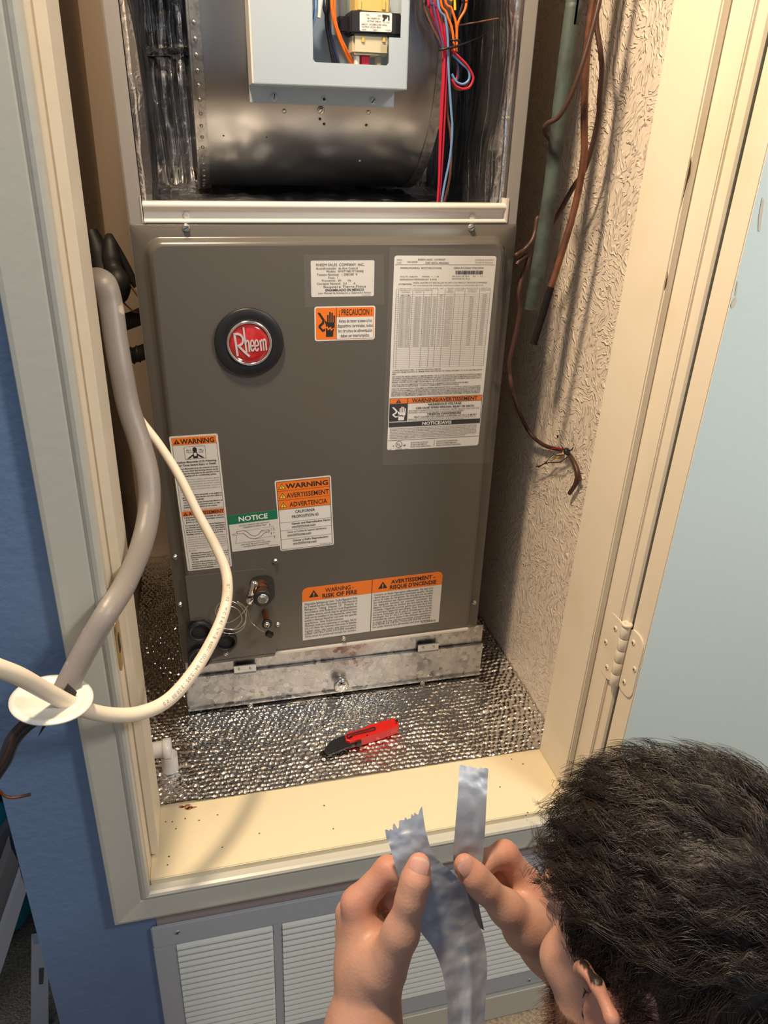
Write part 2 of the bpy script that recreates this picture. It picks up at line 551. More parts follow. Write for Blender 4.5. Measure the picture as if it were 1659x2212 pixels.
sill = MB().box((XL, YW, ZF - 0.025), (XR, 0.884, ZF), 0, 0.0012).build('trim_3', cream_sill)
tag(sill, 'worn cream painted sill below the air handler', None, None, 'structure')
c = MB()
for a_ in range(7):
    x, y = XL + 0.058 + 0.006 * random.gauss(0, 1.0), 0.874 + random.uniform(-0.010, 0.0)
    c.add([(x + 0.006 * math.cos(t) * random.uniform(.4, 1), y + 0.0035 * math.sin(t) * random.uniform(.4, 1), ZF + 0.0004) for t in np.linspace(0, 6.28, 9)[:-1]], [tuple(range(8))])
c.build('bare_wood_patch', mat('bare_wood', (0.36, 0.16, 0.07), 0.8), sill)
c = MB()
for px, py in ((358, 1775), (372, 1775), (380, 1790), (400, 1768), (480, 1830), (560, 1800), (700, 1740), (720, 1790), (365, 1850), (362, 1868), (1105, 1640), (1130, 1650), (1080, 1700), (1136, 1762), (1140, 1755), (430, 1772), (470, 1760)):
    q = at_z(px, py, ZF + 0.0004)
    c.add([(q[0] + random.uniform(.6, 1) * 0.0016 * math.cos(t), q[1] + random.uniform(.6, 1) * 0.0016 * math.sin(t), q[2]) for t in np.linspace(0, 6.28, 7)[:-1]], [tuple(range(6))])
c.build('dirt_speck', mat('dirt', (0.10, 0.06, 0.035), 0.9), sill)
tq = at_z(482, 1876, ZF + 0.0006)
MB().box(tq - np.array([0.017, 0.0025, 0.0]), tq + np.array([0.017, 0.0025, 0.0006])).build('tape_scrap', film, sill)

# casing: beaded profile (u outwards from the opening, t proud of the wall)
PROF = [(0, 0), (0, 0.010), (0.0015, 0.0138), (0.005, 0.0155), (0.009, 0.0142), (0.011, 0.0108), (0.0125, 0.0104), (0.015, 0.0118), (0.047, 0.0150), (0.0515, 0.0138), (0.053, 0.0105), (0.053, 0)]
XCI, XCR, ZCI = -0.1135, 0.5535, 0.5225


def casing(name, ends, label, m=None):
    """ends(u, t) -> two points of the mitred run"""
    a = [ends(u, t)[0] for u, t in PROF]
    e = [ends(u, t)[1] for u, t in PROF]
    o = MB().rings([a, e], 0, True, True, True, True).build(name, m or casing_paint)
    for p in o.data.polygons:
        p.use_smooth = False
    tag(o, label, None, None, 'structure')
    return o


casing('trim_4', lambda u, t: ((XCI - u, YW - t, ZCI - u), (XCI - u, YW - t, 2.51 + u)), 'left upright of the beaded casing')
casing('trim_5', lambda u, t: ((XCI - u, YW - t, ZCI - u), (XCR + u, YW - t, ZCI - u)), 'beaded casing apron under the sill')
casing('trim_6', lambda u, t: ((XCR + u, YW - t, ZCI - u), (XCR + u, YW - t, 2.51 + u)), 'right upright of the beaded casing behind the door', cream)
casing('trim_7', lambda u, t: ((XCI - u, YW - t, 2.49 + u), (XCR + u, YW - t, 2.49 + u)), 'beaded casing across the head of the opening')

MB().box((-0.270, YW - 0.009, 0), (2.4, YW, 0.072), 0, 0.002).build('baseboard_front', casing_paint)['kind'] = 'structure'

# ------------------------------------------------------------------ the door, folded right back against the wall
door = MB()
DX, DY0, DY1 = 0.558, 0.696, 0.731
door.box((DX, DY0, ZF + 0.006), (1.215, DY1, 2.46), 0, 0.0012)
door.f, door.m, door.s = door.f, door.m, door.s
dv = np.array(door.v)
for i, fc in enumerate(door.f):
    cx = dv[list(fc)].mean(0)
    door.m[i] = 1 if cx[0] < DX + 0.002 else 0
d1 = door.build('door_1', [door_blue, cream])
tag(d1, 'pale blue door with cream edge swung back against the wall', None, None, 'structure')
# cream drips over the arris
for pts in ([(1645, 425), (1649, 432), (1644, 470), (1640, 500), (1636, 498), (1637, 470)], [(1588, 640), (1590, 650), (1584, 664), (1578, 666), (1577, 656)], [(1591, 605), (1593, 612), (1588, 640), (1586, 636)]):
    P = [at_y(x + 2, y, DY0 - 0.0006) for x, y in pts]
    P = [np.array([max(p[0], DX), p[1], p[2]]) for p in P]
    MB().add(P, [tuple(range(len(P)))]).build('paint_drip', cream, d1)

# hinge: two leaves, five knuckles, pin, six screws
hz = (at_y(1334, 1355, 0.737)[2] + at_y(1308, 1478, 0.737)[2]) / 2
hg = MB()
PX, PY, HH = 0.5535, 0.7365, 0.051
hg.extrude(rrect(0, 0.040, -HH, HH, 0.014, 6), (XR - 0.0008, PY + 0.001, hz), (0, 1, 0), (0, 0, 1), (0.002, 0, 0))
hinge = hg.build('hinge', cream, d1)
hinge['label'] = 'cream painted butt hinge'
MB().extrude(rrect(-0.037, 0.0, -HH, HH, 0.014, 6), (DX - 0.0022, PY - 0.001, hz), (0, 1, 0), (0, 0, 1), (0.002, 0, 0)).build('leaf', cream, hinge)
for k in range(5):
    z0 = hz - HH + k * (2 * HH / 5)
    MB().lathe((PX - 0.002, PY, z0), (0, 0, 1), [(0.0060, 0.0004), (0.0066, 0.0012), (0.0066, 2 * HH / 5 - 0.0012), (0.0060, 2 * HH / 5 - 0.0004)], 18).build('knuckle', cream, hinge)
MB().lathe((PX - 0.002, PY, hz + HH), (0, 0, 1), [(0.0070, 0), (0.0078, 0.001), (0.0078, 0.0032), (0.0068, 0.0042), (0.0025, 0.0042), (0.0022, 0.003)], 20).build('pin_head', cream, hinge)


def cross_screw(o, n, r, m, parent, name='screw'):
    """pan head with a cross recess"""
    k = MB()
    k.lathe(o, n, [(r, 0), (r, 0.0005), (r * 0.8, 0.0012), (r * 0.3, 0.0016)], 14)
    n = np.array(n, float)
    a = np.array([0, 0, 1.0]) if abs(n[2]) < 0.9 else np.array([1.0, 0, 0])
    u = np.cross(a, n); u /= np.linalg.norm(u)
    v = np.cross(n, u)
    th = 0.6
    for ang in (th, th + math.pi / 2):
        d = u * math.cos(ang) + v * math.sin(ang)
        e = np.cross(n, d)
        k.obox(np.array(o) + n * 0.0014, d, e, n, r * 0.55, r * 0.11, 0.0004, 1)
    return k.build(name, [m, dark_void], parent)


for dy, dz in ((0.012, 0.034), (0.027, 0.0), (0.012, -0.034)):
    cross_screw((XR - 0.0009, PY + dy + 0.006, hz + dz), (-1, 0, 0), 0.0042, cream, hinge)
    cross_screw((DX - 0.0023, PY - dy - 0.005, hz + dz), (-1, 0, 0), 0.0042, cream, hinge)

# ------------------------------------------------------------------ return-air grille
GX0, GX1, GZ0, GZ1 = -0.121, 0.561, 0.080, 0.438
grille = empty('return_air_grille', (0.22, YW, GZ0))
tag(grille, 'white metal return air grille with rows of louvres low on the wall', 'grille')
GO = np.array([0.22, YW, GZ0])
BAYS = [(-0.088, 0.054), (0.069, 0.211), (0.226, 0.368), (0.383, 0.525)]
SZ0, SZ1 = 0.126, 0.393


def gb(lo, hi, bev=0.0012):
    return MB().box(np.array(lo) - GO, np.array(hi) - GO, 0, bev)


gb((GX0, YW - 0.007, SZ1), (GX1, YW - 0.0015, GZ1), 0.002).build('frame_rail', grille_shaded, grille)
gb((GX0, YW - 0.007, GZ0), (GX1, YW - 0.0015, SZ0), 0.002).build('frame_rail', grille_shaded, grille)
gb((GX0, YW - 0.0068, SZ0 - 0.001), (BAYS[0][0], YW - 0.0015, SZ1 + 0.001)).build('frame_stile', grille_shaded, grille)
gb((BAYS[3][1], YW - 0.0068, SZ0 - 0.001), (GX1, YW - 0.0015, SZ1 + 0.001)).build('frame_stile', grille_shaded, grille)
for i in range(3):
    gb((BAYS[i][1], YW - 0.0066, SZ0 - 0.001), (BAYS[i + 1][0], YW - 0.0015, SZ1 + 0.001)).build('mullion', grille_shaded, grille)
gb((GX0 + 0.01, YW - 0.0014, GZ0 + 0.01), (GX1 - 0.01, YW - 0.0004, GZ1 - 0.01), 0).build('duct_opening', dark_void, grille)
NS = 19
pitch = (SZ1 - SZ0) / NS
sl = MB()
wb = BAYS[0][1] - BAYS[0][0]
prof = [(-0.0012, -0.0008), (-0.0050, -0.0022), (-0.0084, -0.0052), (-0.0098, -0.0082), (-0.0092, -0.0104), (-0.0074, -0.0112), (-0.0050, -0.0100), (-0.0012, -0.0052)]
sl.rings([[(x, a, c) for a, c in prof] for x in (0, wb)], 0, True, True, True, True)
slat0 = None
for b0, b1 in BAYS:
    for i in range(NS):
        loc = (b0 - GO[0], 0, SZ1 - i * pitch - 0.0008 - GZ0)
        if slat0 is None:
            slat0 = sl.build('slat', grille_lit, grille)
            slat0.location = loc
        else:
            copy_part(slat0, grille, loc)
for px, py in ((383, 2014), (1143, 2117)):
    q = at_y(px, py, YW - 0.007) - GO
    cross_screw(q, (0, -1, 0), 0.0045, steel, grille)

# ------------------------------------------------------------------ lettering: glyphs of the built-in font
CHARS = [chr(c) for c in range(33, 127)] + list('éèêàçùÉÈÀÊí²óñ¡ôâ')


def load_glyphs(offset):
    objs = {}
    for c in CHARS:
        for s in (c, c + '|'):
            cu = bpy.data.curves.new('glyph', 'FONT')
            cu.body = s
            cu.resolution_u = 2
            cu.offset = offset
            o = bpy.data.objects.new('glyph', cu)
            COL.objects.link(o)
            objs[s] = o
    dg = bpy.context.evaluated_depsgraph_get()
    dg.update()
    raw = {}
    for s, o in objs.items():
        me = o.evaluated_get(dg).to_mesh()
        v = np.array([q.co[:2] for q in me.vertices]).reshape(-1, 2)
        f = [tuple(p.vertices) for p in me.polygons]
        raw[s] = (v, f)
        o.evaluated_get(dg).to_mesh_clear()
    bar = raw['|'][0][:, 0].max()
    out = {}
    for c in CHARS:
        adv = raw[c + '|'][0][:, 0].max() - bar
        out[c] = (raw[c][0], raw[c][1], adv)
    out[' '] = (np.zeros((0, 2)), [], 0.28)
    for o in objs.values():
        cu = o.data
        bpy.data.objects.remove(o)
        bpy.data.curves.remove(cu)
    return out


GLY = {False: load_glyphs(0.0), True: load_glyphs(0.026), 'semi': load_glyphs(0.009)}


def text_width(s, size, bold=False, sx=1.0, track=0.0):
    g = GLY[bold]
    return sum((g.get(c, g['x'])[2] + track) for c in s) * size * sx


def layout(s, size, bold=False, sx=1.0, track=0.0):
    """list of (verts2d, faces) for the string, baseline at 0, x from 0"""
    g = GLY[bold]
    x = 0.0
    out = []
    for c in s:
        v, f, a = g.get(c, g['x'])
        if len(v):
            out.append((np.column_stack([(v[:, 0] + x) * size * sx, v[:, 1] * size]), f))
        x += a + track
    return out


class Label(MB):
    """flat print: u to the right and d downwards in hundredths of the label's width"""

    def __init__(self, tl, tr, bl, h):
        super().__init__()
        self.o, self.ex, self.ed = tl, (tr - tl) / 100.0, (bl - tl) / h
        n = np.cross(self.ex, self.ed)
        self.n = n / np.linalg.norm(n)
        if self.n[1] > 0:
            self.n = -self.n
        self.h = h
        self.knots = None

    def P(self, u, d, layer):
        if self.knots:
            d = float(np.interp(d, self.knots[0], self.knots[1]))
        return self.o + self.ex * u + self.ed * d + self.n * (0.00012 * layer)

    def poly(self, pts, m, layer=1):
        return self.add([self.P(u, d, layer) for u, d in pts], [tuple(range(len(pts)))], m)

    def rect(self, u0, d0, u1, d1, m, layer=1):
        return self.poly([(u0, d0), (u1, d0), (u1, d1), (u0, d1)], m, layer)

    def frame(self, u0, d0, u1, d1, t, m, layer=1):
        self.rect(u0, d0, u1, d0 + t, m, layer)
        self.rect(u0, d1 - t, u1, d1, m, layer)
        self.rect(u0, d0, u0 + t, d1, m, layer)
        return self.rect(u1 - t, d0, u1, d1, m, layer)

    def rr(self, u0, d0, u1, d1, r, m, layer=1):
        return self.poly(rrect(u0, u1, d0, d1, r, 5), m, layer)

    def text(self, s, u, d, size, m, bold=False, width=None, align='l', layer=3, sx=1.0):
        w0 = text_width(s, size, bold)
        if width:
            sx = width / w0
        if bold is True and (sx < 0.85 or size < 3.0):
            bold = 'semi'
            w0 = text_width(s, size, bold)
            sx = width / w0 if width else sx
        x0 = u - (0 if align == 'l' else w0 * sx / 2 if align == 'c' else w0 * sx)
        for v, f in layout(s, size, bold, sx):
            self.add([self.P(x0 + p[0], d - p[1], layer) for p in v], f, m)
        return self

    def para(self, lines, u, d, size, lead, m, bold=False, width=None):
        for i, s in enumerate(lines):
            if s:
                w0 = text_width(s, size, bold)
                self.text(s, u, d + i * lead, size, m, bold, width if (width and w0 > width * 0.8) else None)
        return self

    def triangle(self, u, d, s, m, mi, layer=3):
        """warning triangle of height s with its mark"""
        self.poly([(u, d), (u + s * 0.6, d + s), (u - s * 0.6, d + s)], m, layer)
        self.rect(u - s * 0.07, d + s * 0.35, u + s * 0.07, d + s * 0.72, mi, layer + 1)
        return self.rect(u - s * 0.07, d + s * 0.80, u + s * 0.07, d + s * 0.92, mi, layer + 1)

    def hand(self, u, d, s, m, mb, layer=3, sy=None):
        """raised hand struck by a bolt; box of side s"""
        sy = sy or s
        q = lambda pts, mm, l: self.poly([(u + a * s, d + b * sy) for a, b in pts], mm, l)
        q([(0.50, 0.95), (0.50, 0.55), (0.44, 0.42), (0.47, 0.38), (0.56, 0.46), (0.92, 0.46), (0.92, 0.62), (0.86, 0.75), (0.84, 0.95)], m, layer)
        for x, y in ((0.56, 0.20), (0.66, 0.10), (0.76, 0.13), (0.86, 0.22)):
            q([(x, y), (x + 0.07, y), (x + 0.07, 0.48), (x, 0.48)], m, layer)
        q([(0.10, 0.12), (0.22, 0.12), (0.44, 0.36), (0.40, 0.50), (0.24, 0.60), (0.36, 0.70), (0.46, 0.66), (0.46, 0.74), (0.34, 0.78), (0.14, 0.62), (0.14, 0.56), (0.32, 0.44), (0.33, 0.38)], m, layer)
        return q([(0.40, 0.66), (0.58, 0.58), (0.60, 0.66), (0.74, 0.60), (0.76, 0.68), (0.96, 0.62), (0.74, 0.75), (0.72, 0.67), (0.58, 0.73), (0.56, 0.65)], mb, layer + 1)

    def codes(self, u0, d0, u1, d1, n, m, seed=1, layer=3):
        """bar code"""
        r = random.Random(seed)
        x = u0
        while x < u1:
            wd = (u1 - u0) / n * r.choice((0.5, 0.5, 1.0))
            self.rect(x, d0, min(x + wd, u1), d1, m, layer)
            x += wd + (u1 - u0) / n * r.choice((0.5, 0.5, 0.9))
        return self

# ------------------------------------------------------------------ the air handler
unit = empty('air_handler')
_uw = RU @ UO + np.array([0, 0, CH])
unit.matrix_world = Matrix([[*RU[0], _uw[0]], [*RU[1], _uw[1]], [*RU[2], _uw[2]], [0, 0, 0, 1]])
tag(unit, 'tall grey air handler with open blower compartment and stickered front panel', 'air handler')
HW, ZB, ZP, ZT = 0.2665, 0.112, 0.820, 1.400

for s in (-1, 1):
    k = MB()
    k.box((s * HW - 0.001, 0.006, ZB), (s * HW + 0.001, 0.54, ZT))
    x0, x1 = sorted((s * HW, s * (HW - 0.018)))
    k.box((x0, 0.002, ZP - 0.002), (x1, 0.0065, ZT), 0, 0.0015)
    k.box((min(s * (HW - 0.018), s * (HW - 0.0165)), 0.002, ZP - 0.002), (max(s * (HW - 0.018), s * (HW - 0.0165)), 0.022, ZT))
    k.build('cabinet_side', flange_grey, unit)
k = MB()
k.box((-HW, 0.54, ZB), (HW, 0.544, ZT))
k.box((-HW, 0.004, ZT), (HW, 0.544, ZT + 0.004))
k.box((-HW, 0.02, ZB), (HW, 0.54, ZB + 0.004))
k.box((-HW + 0.002, 0.004, ZP - 0.004), (HW - 0.002, 0.54, ZP + 0.004))
k.build('cabinet_shell', flange_grey, unit)

# front rail below the opening
pr = [(0.0, ZP + 0.001), (-0.001, ZP + 0.0035), (0.0012, ZP + 0.0055), (0.006, ZP + 0.0065), (0.007, ZP + 0.015), (0.004, ZP + 0.0175), (0.0005, ZP + 0.0195), (0.0, ZP + 0.0235), (0.003, ZP + 0.0265), (0.008, ZP + 0.0270), (0.030, ZP + 0.0262), (0.030, ZP + 0.001)]
rail = MB().rings([[(x, a, c) for a, c in pr] for x in (-0.2475, 0.2485)], 0, True, True, True, True).build('front_rail', rail_grey, unit)
for s in (-1, 1):
    x = -0.2475 if s < 0 else 0.2485
    MB().box((x - 0.002, 0.000, ZP + 0.001), (x + 0.002 * s + 0.001, 0.03, ZP + 0.034), 0, 0.001).build('rail_end_tab', rail_grey, unit)


def hex_screw(q, n, r, parent, name='screw', ang=0.5, mt=None, slot=True):
    k = MB()
    q, n = np.array(q, float), np.array(n, float)
    k.lathe(q, n, [(r * 1.25, 0), (r * 1.25, 0.0006), (r * 1.05, 0.0011)], 18)
    k.lathe(q, n, [(r, 0.001), (r, 0.0032), (r * 0.82, 0.004)], 6, 0, False)
    a = np.array([0, 0, 1.0])
    u = np.cross(a, n); v = np.cross(n, u)
    d = u * math.cos(ang) + v * math.sin(ang)
    if slot:
        k.obox(q + n * 0.0039, d, np.cross(n, d), n, r * 0.8, r * 0.14, 0.0003, 1)
    return k.build(name, [mt or steel, dark_void], parent)


def dark_hole(q, n, r, parent, rim=True):
    k = MB()
    if rim:
        k.lathe(q, n, [(r * 1.7, 0), (r * 1.45, 0.0012), (r, 0.0014)], 16, 0)
    k.lathe(q, n, [(r, 0.0002), (r, 0.0007)], 14, 1)
    return k.build('screw_hole', [rail_grey, dark_void], parent)


NY = (0, -1, 0)
for px, py in ((402, 466), (1020, 469)):
    dark_hole(un(px, py, 0.0062), NY, 0.0026, unit)

# front access panel: flange with a pressed, round-cornered boss
k = MB()
rg = []
for ins, y, r in ((0, 0.014, 0.003), (0, 0.001, 0.003), (0.0008, 0.0, 0.003), (0.0150, 0.0, 0.020), (0.0165, -0.0012, 0.0195), (0.0182, -0.0040, 0.019), (0.0200, -0.0085, 0.018), (0.0222, -0.0112, 0.017), (0.0255, -0.0125, 0.0150)):
    zb = ZB + ins if ins < 0.01 else ZB + 0.006 + (ins - 0.0150)
    rg.append([(x, y, z) for x, z in rrect(-HW + ins, HW - ins, zb, ZP - ins, r, 7)])
k.rings(rg, 0, True, False, True, True)
panel = k.build('access_panel', panel_grey, unit)
PF = -0.0125

for px, py in ((402, 492), (1018, 492)):
    hex_screw(un(px, py, 0.0), NY, 0.0042, unit)
for px, py in ((379, 1203), (390, 1305), (1024, 1301)):
    hex_screw(un(px, py, 0.0), NY, 0.0035, unit)
for px, py in ((595, 1212), (600, 1348), (488, 1411), (742, 1379)):
    hex_screw(un(px, py, PF - 0.001), NY, 0.0036, unit, ang=random.uniform(0, 3))

# lower-left connection plate with rounded corner
pl = [un(400, 1243, PF), un(585, 1228, PF), un(593, 1412, PF), un(402, 1430, PF)]
x0, x1, z1, z0 = pl[0][0], pl[1][0] + 0.001, (pl[0][2] + pl[1][2]) / 2, ZB + 0.009
poly = [(x0, z0), (x1, z0)] + [(x1 - 0.02 + 0.02 * math.cos(a), z1 - 0.02 + 0.02 * math.sin(a)) for a in np.linspace(0, math.pi / 2, 8)] + [(x0, z1)]
MB().extrude(poly, (0, PF - 0.0012, 0), (1, 0, 0), (0, 0, 1), (0, 0.002, 0)).build('connection_plate', panel_grey, unit)
PQ = PF - 0.0013
# lip along the bottom; right part's highlight painted in with lighter grey
MB().box((x1 + 0.001, PF - 0.0016, ZB + 0.004), (HW - 0.022, PF + 0.003, ZB + 0.010), 0, 0.0012).build('bottom_lip', rail_grey, unit)
MB().box((x0, PF - 0.0022, ZB + 0.003), (x1 - 0.001, PF + 0.003, ZB + 0.010), 0, 0.0012).build('bottom_lip', panel_grey, unit)

# drain connections
dp = [un(x, y, PQ) for x, y in ((401, 1343), (440, 1338), (460, 1352), (470, 1365), (508, 1368), (512, 1392), (498, 1408), (455, 1425), (446, 1436), (406, 1440))]
dc = MB().extrude([(p[0], p[2]) for p in dp], (0, PQ - 0.0006, 0), (1, 0, 0), (0, 0, 1), (0, 0.001, 0)).build('drain_recess', black_plastic, unit)
for px, py, r in ((433, 1363, 0.0172), (488, 1385, 0.0165), (432, 1420, 0.0172)):
    q = un(px, py, PQ - 0.004)
    MB().lathe((q[0], PQ - 0.0004, q[2]), NY, [(r * 1.14, 0.0), (r * 1.14, 0.0075), (r * 1.08, 0.0085), (r * 0.9, 0.0085), (r * 0.86, 0.006), (r * 0.84, 0.0005)], 28).build('drain_socket', black_plastic, dc)
    MB().lathe((q[0], PQ - 0.0004, q[2]), NY, [(r * 0.84, 0.0002), (r * 0.84, 0.0006)], 24).build('drain_bore', dark_void, dc)

# suction stub with rubber cap and bolt
q = un(563, 1263, PQ)
hole = [(q[0] + 0.002 + a, q[2] + c) for a, c in rrect(-0.020, 0.020, -0.036, 0.018, 0.015, 6)]
hl = MB().extrude(hole, (0, PQ - 0.0005, 0), (1, 0, 0), (0, 0, 1), (0, 0.0006, 0)).build('pipe_opening', dark_void, unit)
c0 = un(563, 1264, PQ)
su = MB().tube([(c0[0], PQ + 0.0, c0[2]), (c0[0], PQ - 0.034, c0[2])], 0.0115, 22).build('suction_stub', copper, unit)
MB().lathe((c0[0], PQ - 0.034, c0[2]), NY, [(0.0142, 0), (0.0150, 0.002), (0.0150, 0.0065), (0.0138, 0.008), (0.006, 0.008)], 26).build('rubber_cap', black_rubber, su)
hex_screw((c0[0], PQ - 0.0415, c0[2]), NY, 0.0072, su, 'cap_bolt', 0.2, None, False)
for dy, rr_ in ((0.010, 0.0122), (0.020, 0.0121)):
    t = np.linspace(0, 2 * math.pi, 26)
    MB().tube([(c0[0] + rr_ * math.cos(a), PQ - dy - 0.0015 * math.sin(a), c0[2] + rr_ * math.sin(a)) for a in t], 0.0010, 6).build('zip_tie', black_plastic, su)
c1 = un(572, 1321, PQ)
li = MB().tube([(c1[0], PQ, c1[2]), (c1[0], PQ - 0.033, c1[2])], 0.0052, 16).build('liquid_stub', copper, unit)
MB().lathe((c1[0], PQ - 0.033, c1[2]), NY, [(0.0078, 0), (0.0084, 0.0012), (0.0084, 0.005), (0.0074, 0.006), (0.004, 0.006)], 20).build('rubber_cap', black_rubber, li)
hex_screw((c1[0], PQ - 0.0388, c1[2]), NY, 0.0042, li, 'cap_screw', 1.1)
b0, b1 = un(551, 1256, PQ - 0.026), un(537, 1306, PQ - 0.022)
ax = (b1 - b0) / np.linalg.norm(b1 - b0)
sb = MB().lathe(b0, ax, [(0.0008, -0.0006), (0.0050, 0.0), (0.0058, 0.001), (0.0058, 0.030), (0.0052, 0.0305), (0.0060, 0.031), (0.0060, 0.042), (0.0048, 0.0435)], 22).build('sensing_bulb', chrome, unit)
bm_ = b0 + ax * 0.029
MB().tube([bm_ + np.array([0.0064 * math.cos(a), 0.0064 * math.sin(a), 0.0015 * math.cos(a)]) for a in np.linspace(0, 6.283, 24)], 0.0009, 6).build('zip_tie', black_plastic, sb)
cp = [un(x, y, PQ - d) for x, y, d in ((536, 1308, .022), (520, 1328, .018), (500, 1342, .014), (480, 1344, .012), (466, 1325, .012), (472, 1305, .014), (495, 1298, .016), (520, 1310, .018), (531, 1335, .018), (520, 1355, .016), (495, 1360, .013), (472, 1345, .013), (470, 1318, .016), (490, 1308, .018), (515, 1318, .02), (522, 1340, .02), (505, 1358, .018), (482, 1358, .016), (476, 1362, .014), (500, 1369, .012), (526, 1355, .012), (532, 1320, .012), (524, 1306, .012), (512, 1300, .012), (534, 1318, .012), (540, 1340, .016), (556, 1356, .022), (572, 1366, .030))]
MB().tube(spline(cp, 7), 0.0008, 6).build('capillary_wire', steel, unit)
ep = un(579, 1366, PQ - 0.030)
MB().obox(ep + np.array([0.002, 0, -0.004]), (0.8, 0, -0.6), (0, 1, 0), (0.6, 0, 0.8), 0.006, 0.004, 0.0045, 0, 0.001).build('terminal_clip', black_plastic, unit)

# badge
bc = un(538, 739, PF)
bc = np.array([bc[0], PF, bc[2]])
bd = MB().lathe(bc, NY, [(0.0468, 0), (0.0478, 0.0010), (0.0478, 0.0045), (0.0465, 0.0058), (0.0320, 0.0056), (0.0300, 0.0040)], 56).build('badge', black_plastic, unit)
bd['label'] = 'round black badge with red name disc'
MB().lathe(bc, NY, [(0.0318, 0.004), (0.0318, 0.0075), (0.0302, 0.0092), (0.0286, 0.0092), (0.0276, 0.0072), (0.0272, 0.006)], 56, caps=False).build('chrome_ring', chrome, bd)
MB().lathe(bc, NY, [(0.0274, 0.0045), (0.0274, 0.0066), (0.020, 0.0072), (0.010, 0.0076), (0.0005, 0.0077)], 40).build('red_disc', badge_red, bd)
SB = 0.027 / 325


def bpt(x, y, d=0.0079):
    return bc + np.array([(x - 868) * SB, -d, -(y - 812) * SB])


def stroke(mbx, pts, wd, d=0.0078, th=0.0009):
    P = np.array([((x - 868) * SB, -(y - 812) * SB) for x, y in pts])
    T = np.gradient(P, axis=0)
    T /= np.linalg.norm(T, axis=1)[:, None]
    N = np.column_stack([-T[:, 1], T[:, 0]]) * wd * SB / 2
    rings = []
    for p, n in zip(P, N):
        a, c = p + n, p - n
        f = lambda q, dd: bc + np.array([q[0], -dd, q[1]])
        rings.append([f(a, d - 0.0008), f(a, d + th), f(c, d + th), f(c, d - 0.0008)])
    mbx.rings(rings, 0, True, True, True, False)


nm = MB()
arc = lambda cx, cy, rx, ry, a0, a1, n=10: [(cx + rx * math.cos(math.radians(a)), cy - ry * math.sin(math.radians(a))) for a in np.linspace(a0, a1, n)]
stroke(nm, [(628, 630), (645, 820), (660, 1015)], 34)
stroke(nm, [(625, 648)] + arc(670, 745, 95, 100, 85, -75, 12) + [(672, 850)], 32)
stroke(nm, [(690, 850), (770, 945), (856, 1030)], 34)
stroke(nm, [(783, 540), (795, 750), (812, 955)], 28)
stroke(nm, [(806, 800)] + arc(834, 800, 22, 40, 150, 0, 7) + [(860, 950)], 24)
for cx in (913, 985):
    stroke(nm, [(cx - 26, 858), (cx + 24, 850)], 20)
    stroke(nm, arc(cx, 848, 30, 92, 0, 330, 16), 22)
stroke(nm, [(1046, 770), (1060, 942)], 26)
stroke(nm, [(1052, 800)] + arc(1076, 800, 20, 40, 140, 0, 7) + [(1102, 940)], 22)
stroke(nm, [(1098, 795)] + arc(1120, 790, 19, 40, 140, 0, 7) + [(1144, 935)], 22)
nm.build('name_lettering', badge_silver, bd)

# ------------------------------------------------------------------ stickers on the panel
LM = [sticker, ink, orange_ink, ink_grey, green_ink, yellow_ink, white_ink, sticker_silver]
WHT, BLK, ORG, GRY, GRN, YEL, WIN, SIL = range(8)


def new_label(tl, tr, bl, h, depth=PF - 0.0002):
    return Label(un(*tl, depth), un(*tr, depth), un(*bl, depth), h)


def done(L, name, label):
    o = L.build(name, LM, unit, fix=False)
    o['label'] = label
    return o


# Spanish rating plate
L = new_label((671, 563), (809, 562), (672.5, 642), 54.2)
L.rr(0, 0, 100, 54.2, 2.5, SIL, 0)
for s, u, d, sz in (('RHEEM SALES  COMPANY, INC.', 8, 8, 5.4), ('Acondicionador  de Aire Central', 8, 13, 4.8), ('Modelo:  RH2TY4821STANNJ', 24, 17.4, 4.6), ('Tensión Nominal:  ~ 208/240  V', 9, 22.2, 4.8), ('Fases:  1', 27, 26.6, 4.6), ('Frecuencia:   60        Hz', 17, 31, 4.6), ('Corriente Nominal:   5.0        A', 9, 35.6, 4.6)):
    L.text(s, u, d, sz, BLK, sx=1.02)
L.text('Requiere Tierra Física', 53, 40.6, 5.2, BLK, width=68, align='c')
L.text('ENSAMBLADO EN MÉXICO', 53, 45.6, 5.0, BLK, True, width=62, align='c')
L.text('Leer Manual de Instalación y Operación Anexo', 53, 49.6, 4.0, BLK, width=85, align='c')
L.text('92-22000-09-01', 80, 53, 2.4, GRY)
done(L, 'rating_sticker', 'pale sticker printed in Spanish with ratings')

# precaution
L = new_label((679, 662.5), (811, 660), (680, 737), 55.3)
L.rr(0, 0, 100, 55.3, 4, WHT, 0)
L.rr(2, 2, 98, 53.3, 3, ORG, 1)
L.rect(36, 17.5, 97, 52.6, WHT, 2)
L.rect(35.2, 2, 36, 53.3, BLK, 3)
L.hand(1.5, 4, 34, BLK, ORG, 3, 47)
L.text('¡ PRECAUCION !', 67, 14.4, 14, BLK, True, width=55, align='c')
for i, s in enumerate(('Antes de tener acceso a los', 'dispositivos terminales, todos', 'los circuitos de alimentación', 'deben ser interrumpidos.')):
    L.text(s, 67, 26.2 + i * 8.0, 8.0, BLK, True, width=(55, 59, 57, 49)[i], align='c')
done(L, 'precaution_sticker', 'orange and white sticker warning in Spanish with a hand')

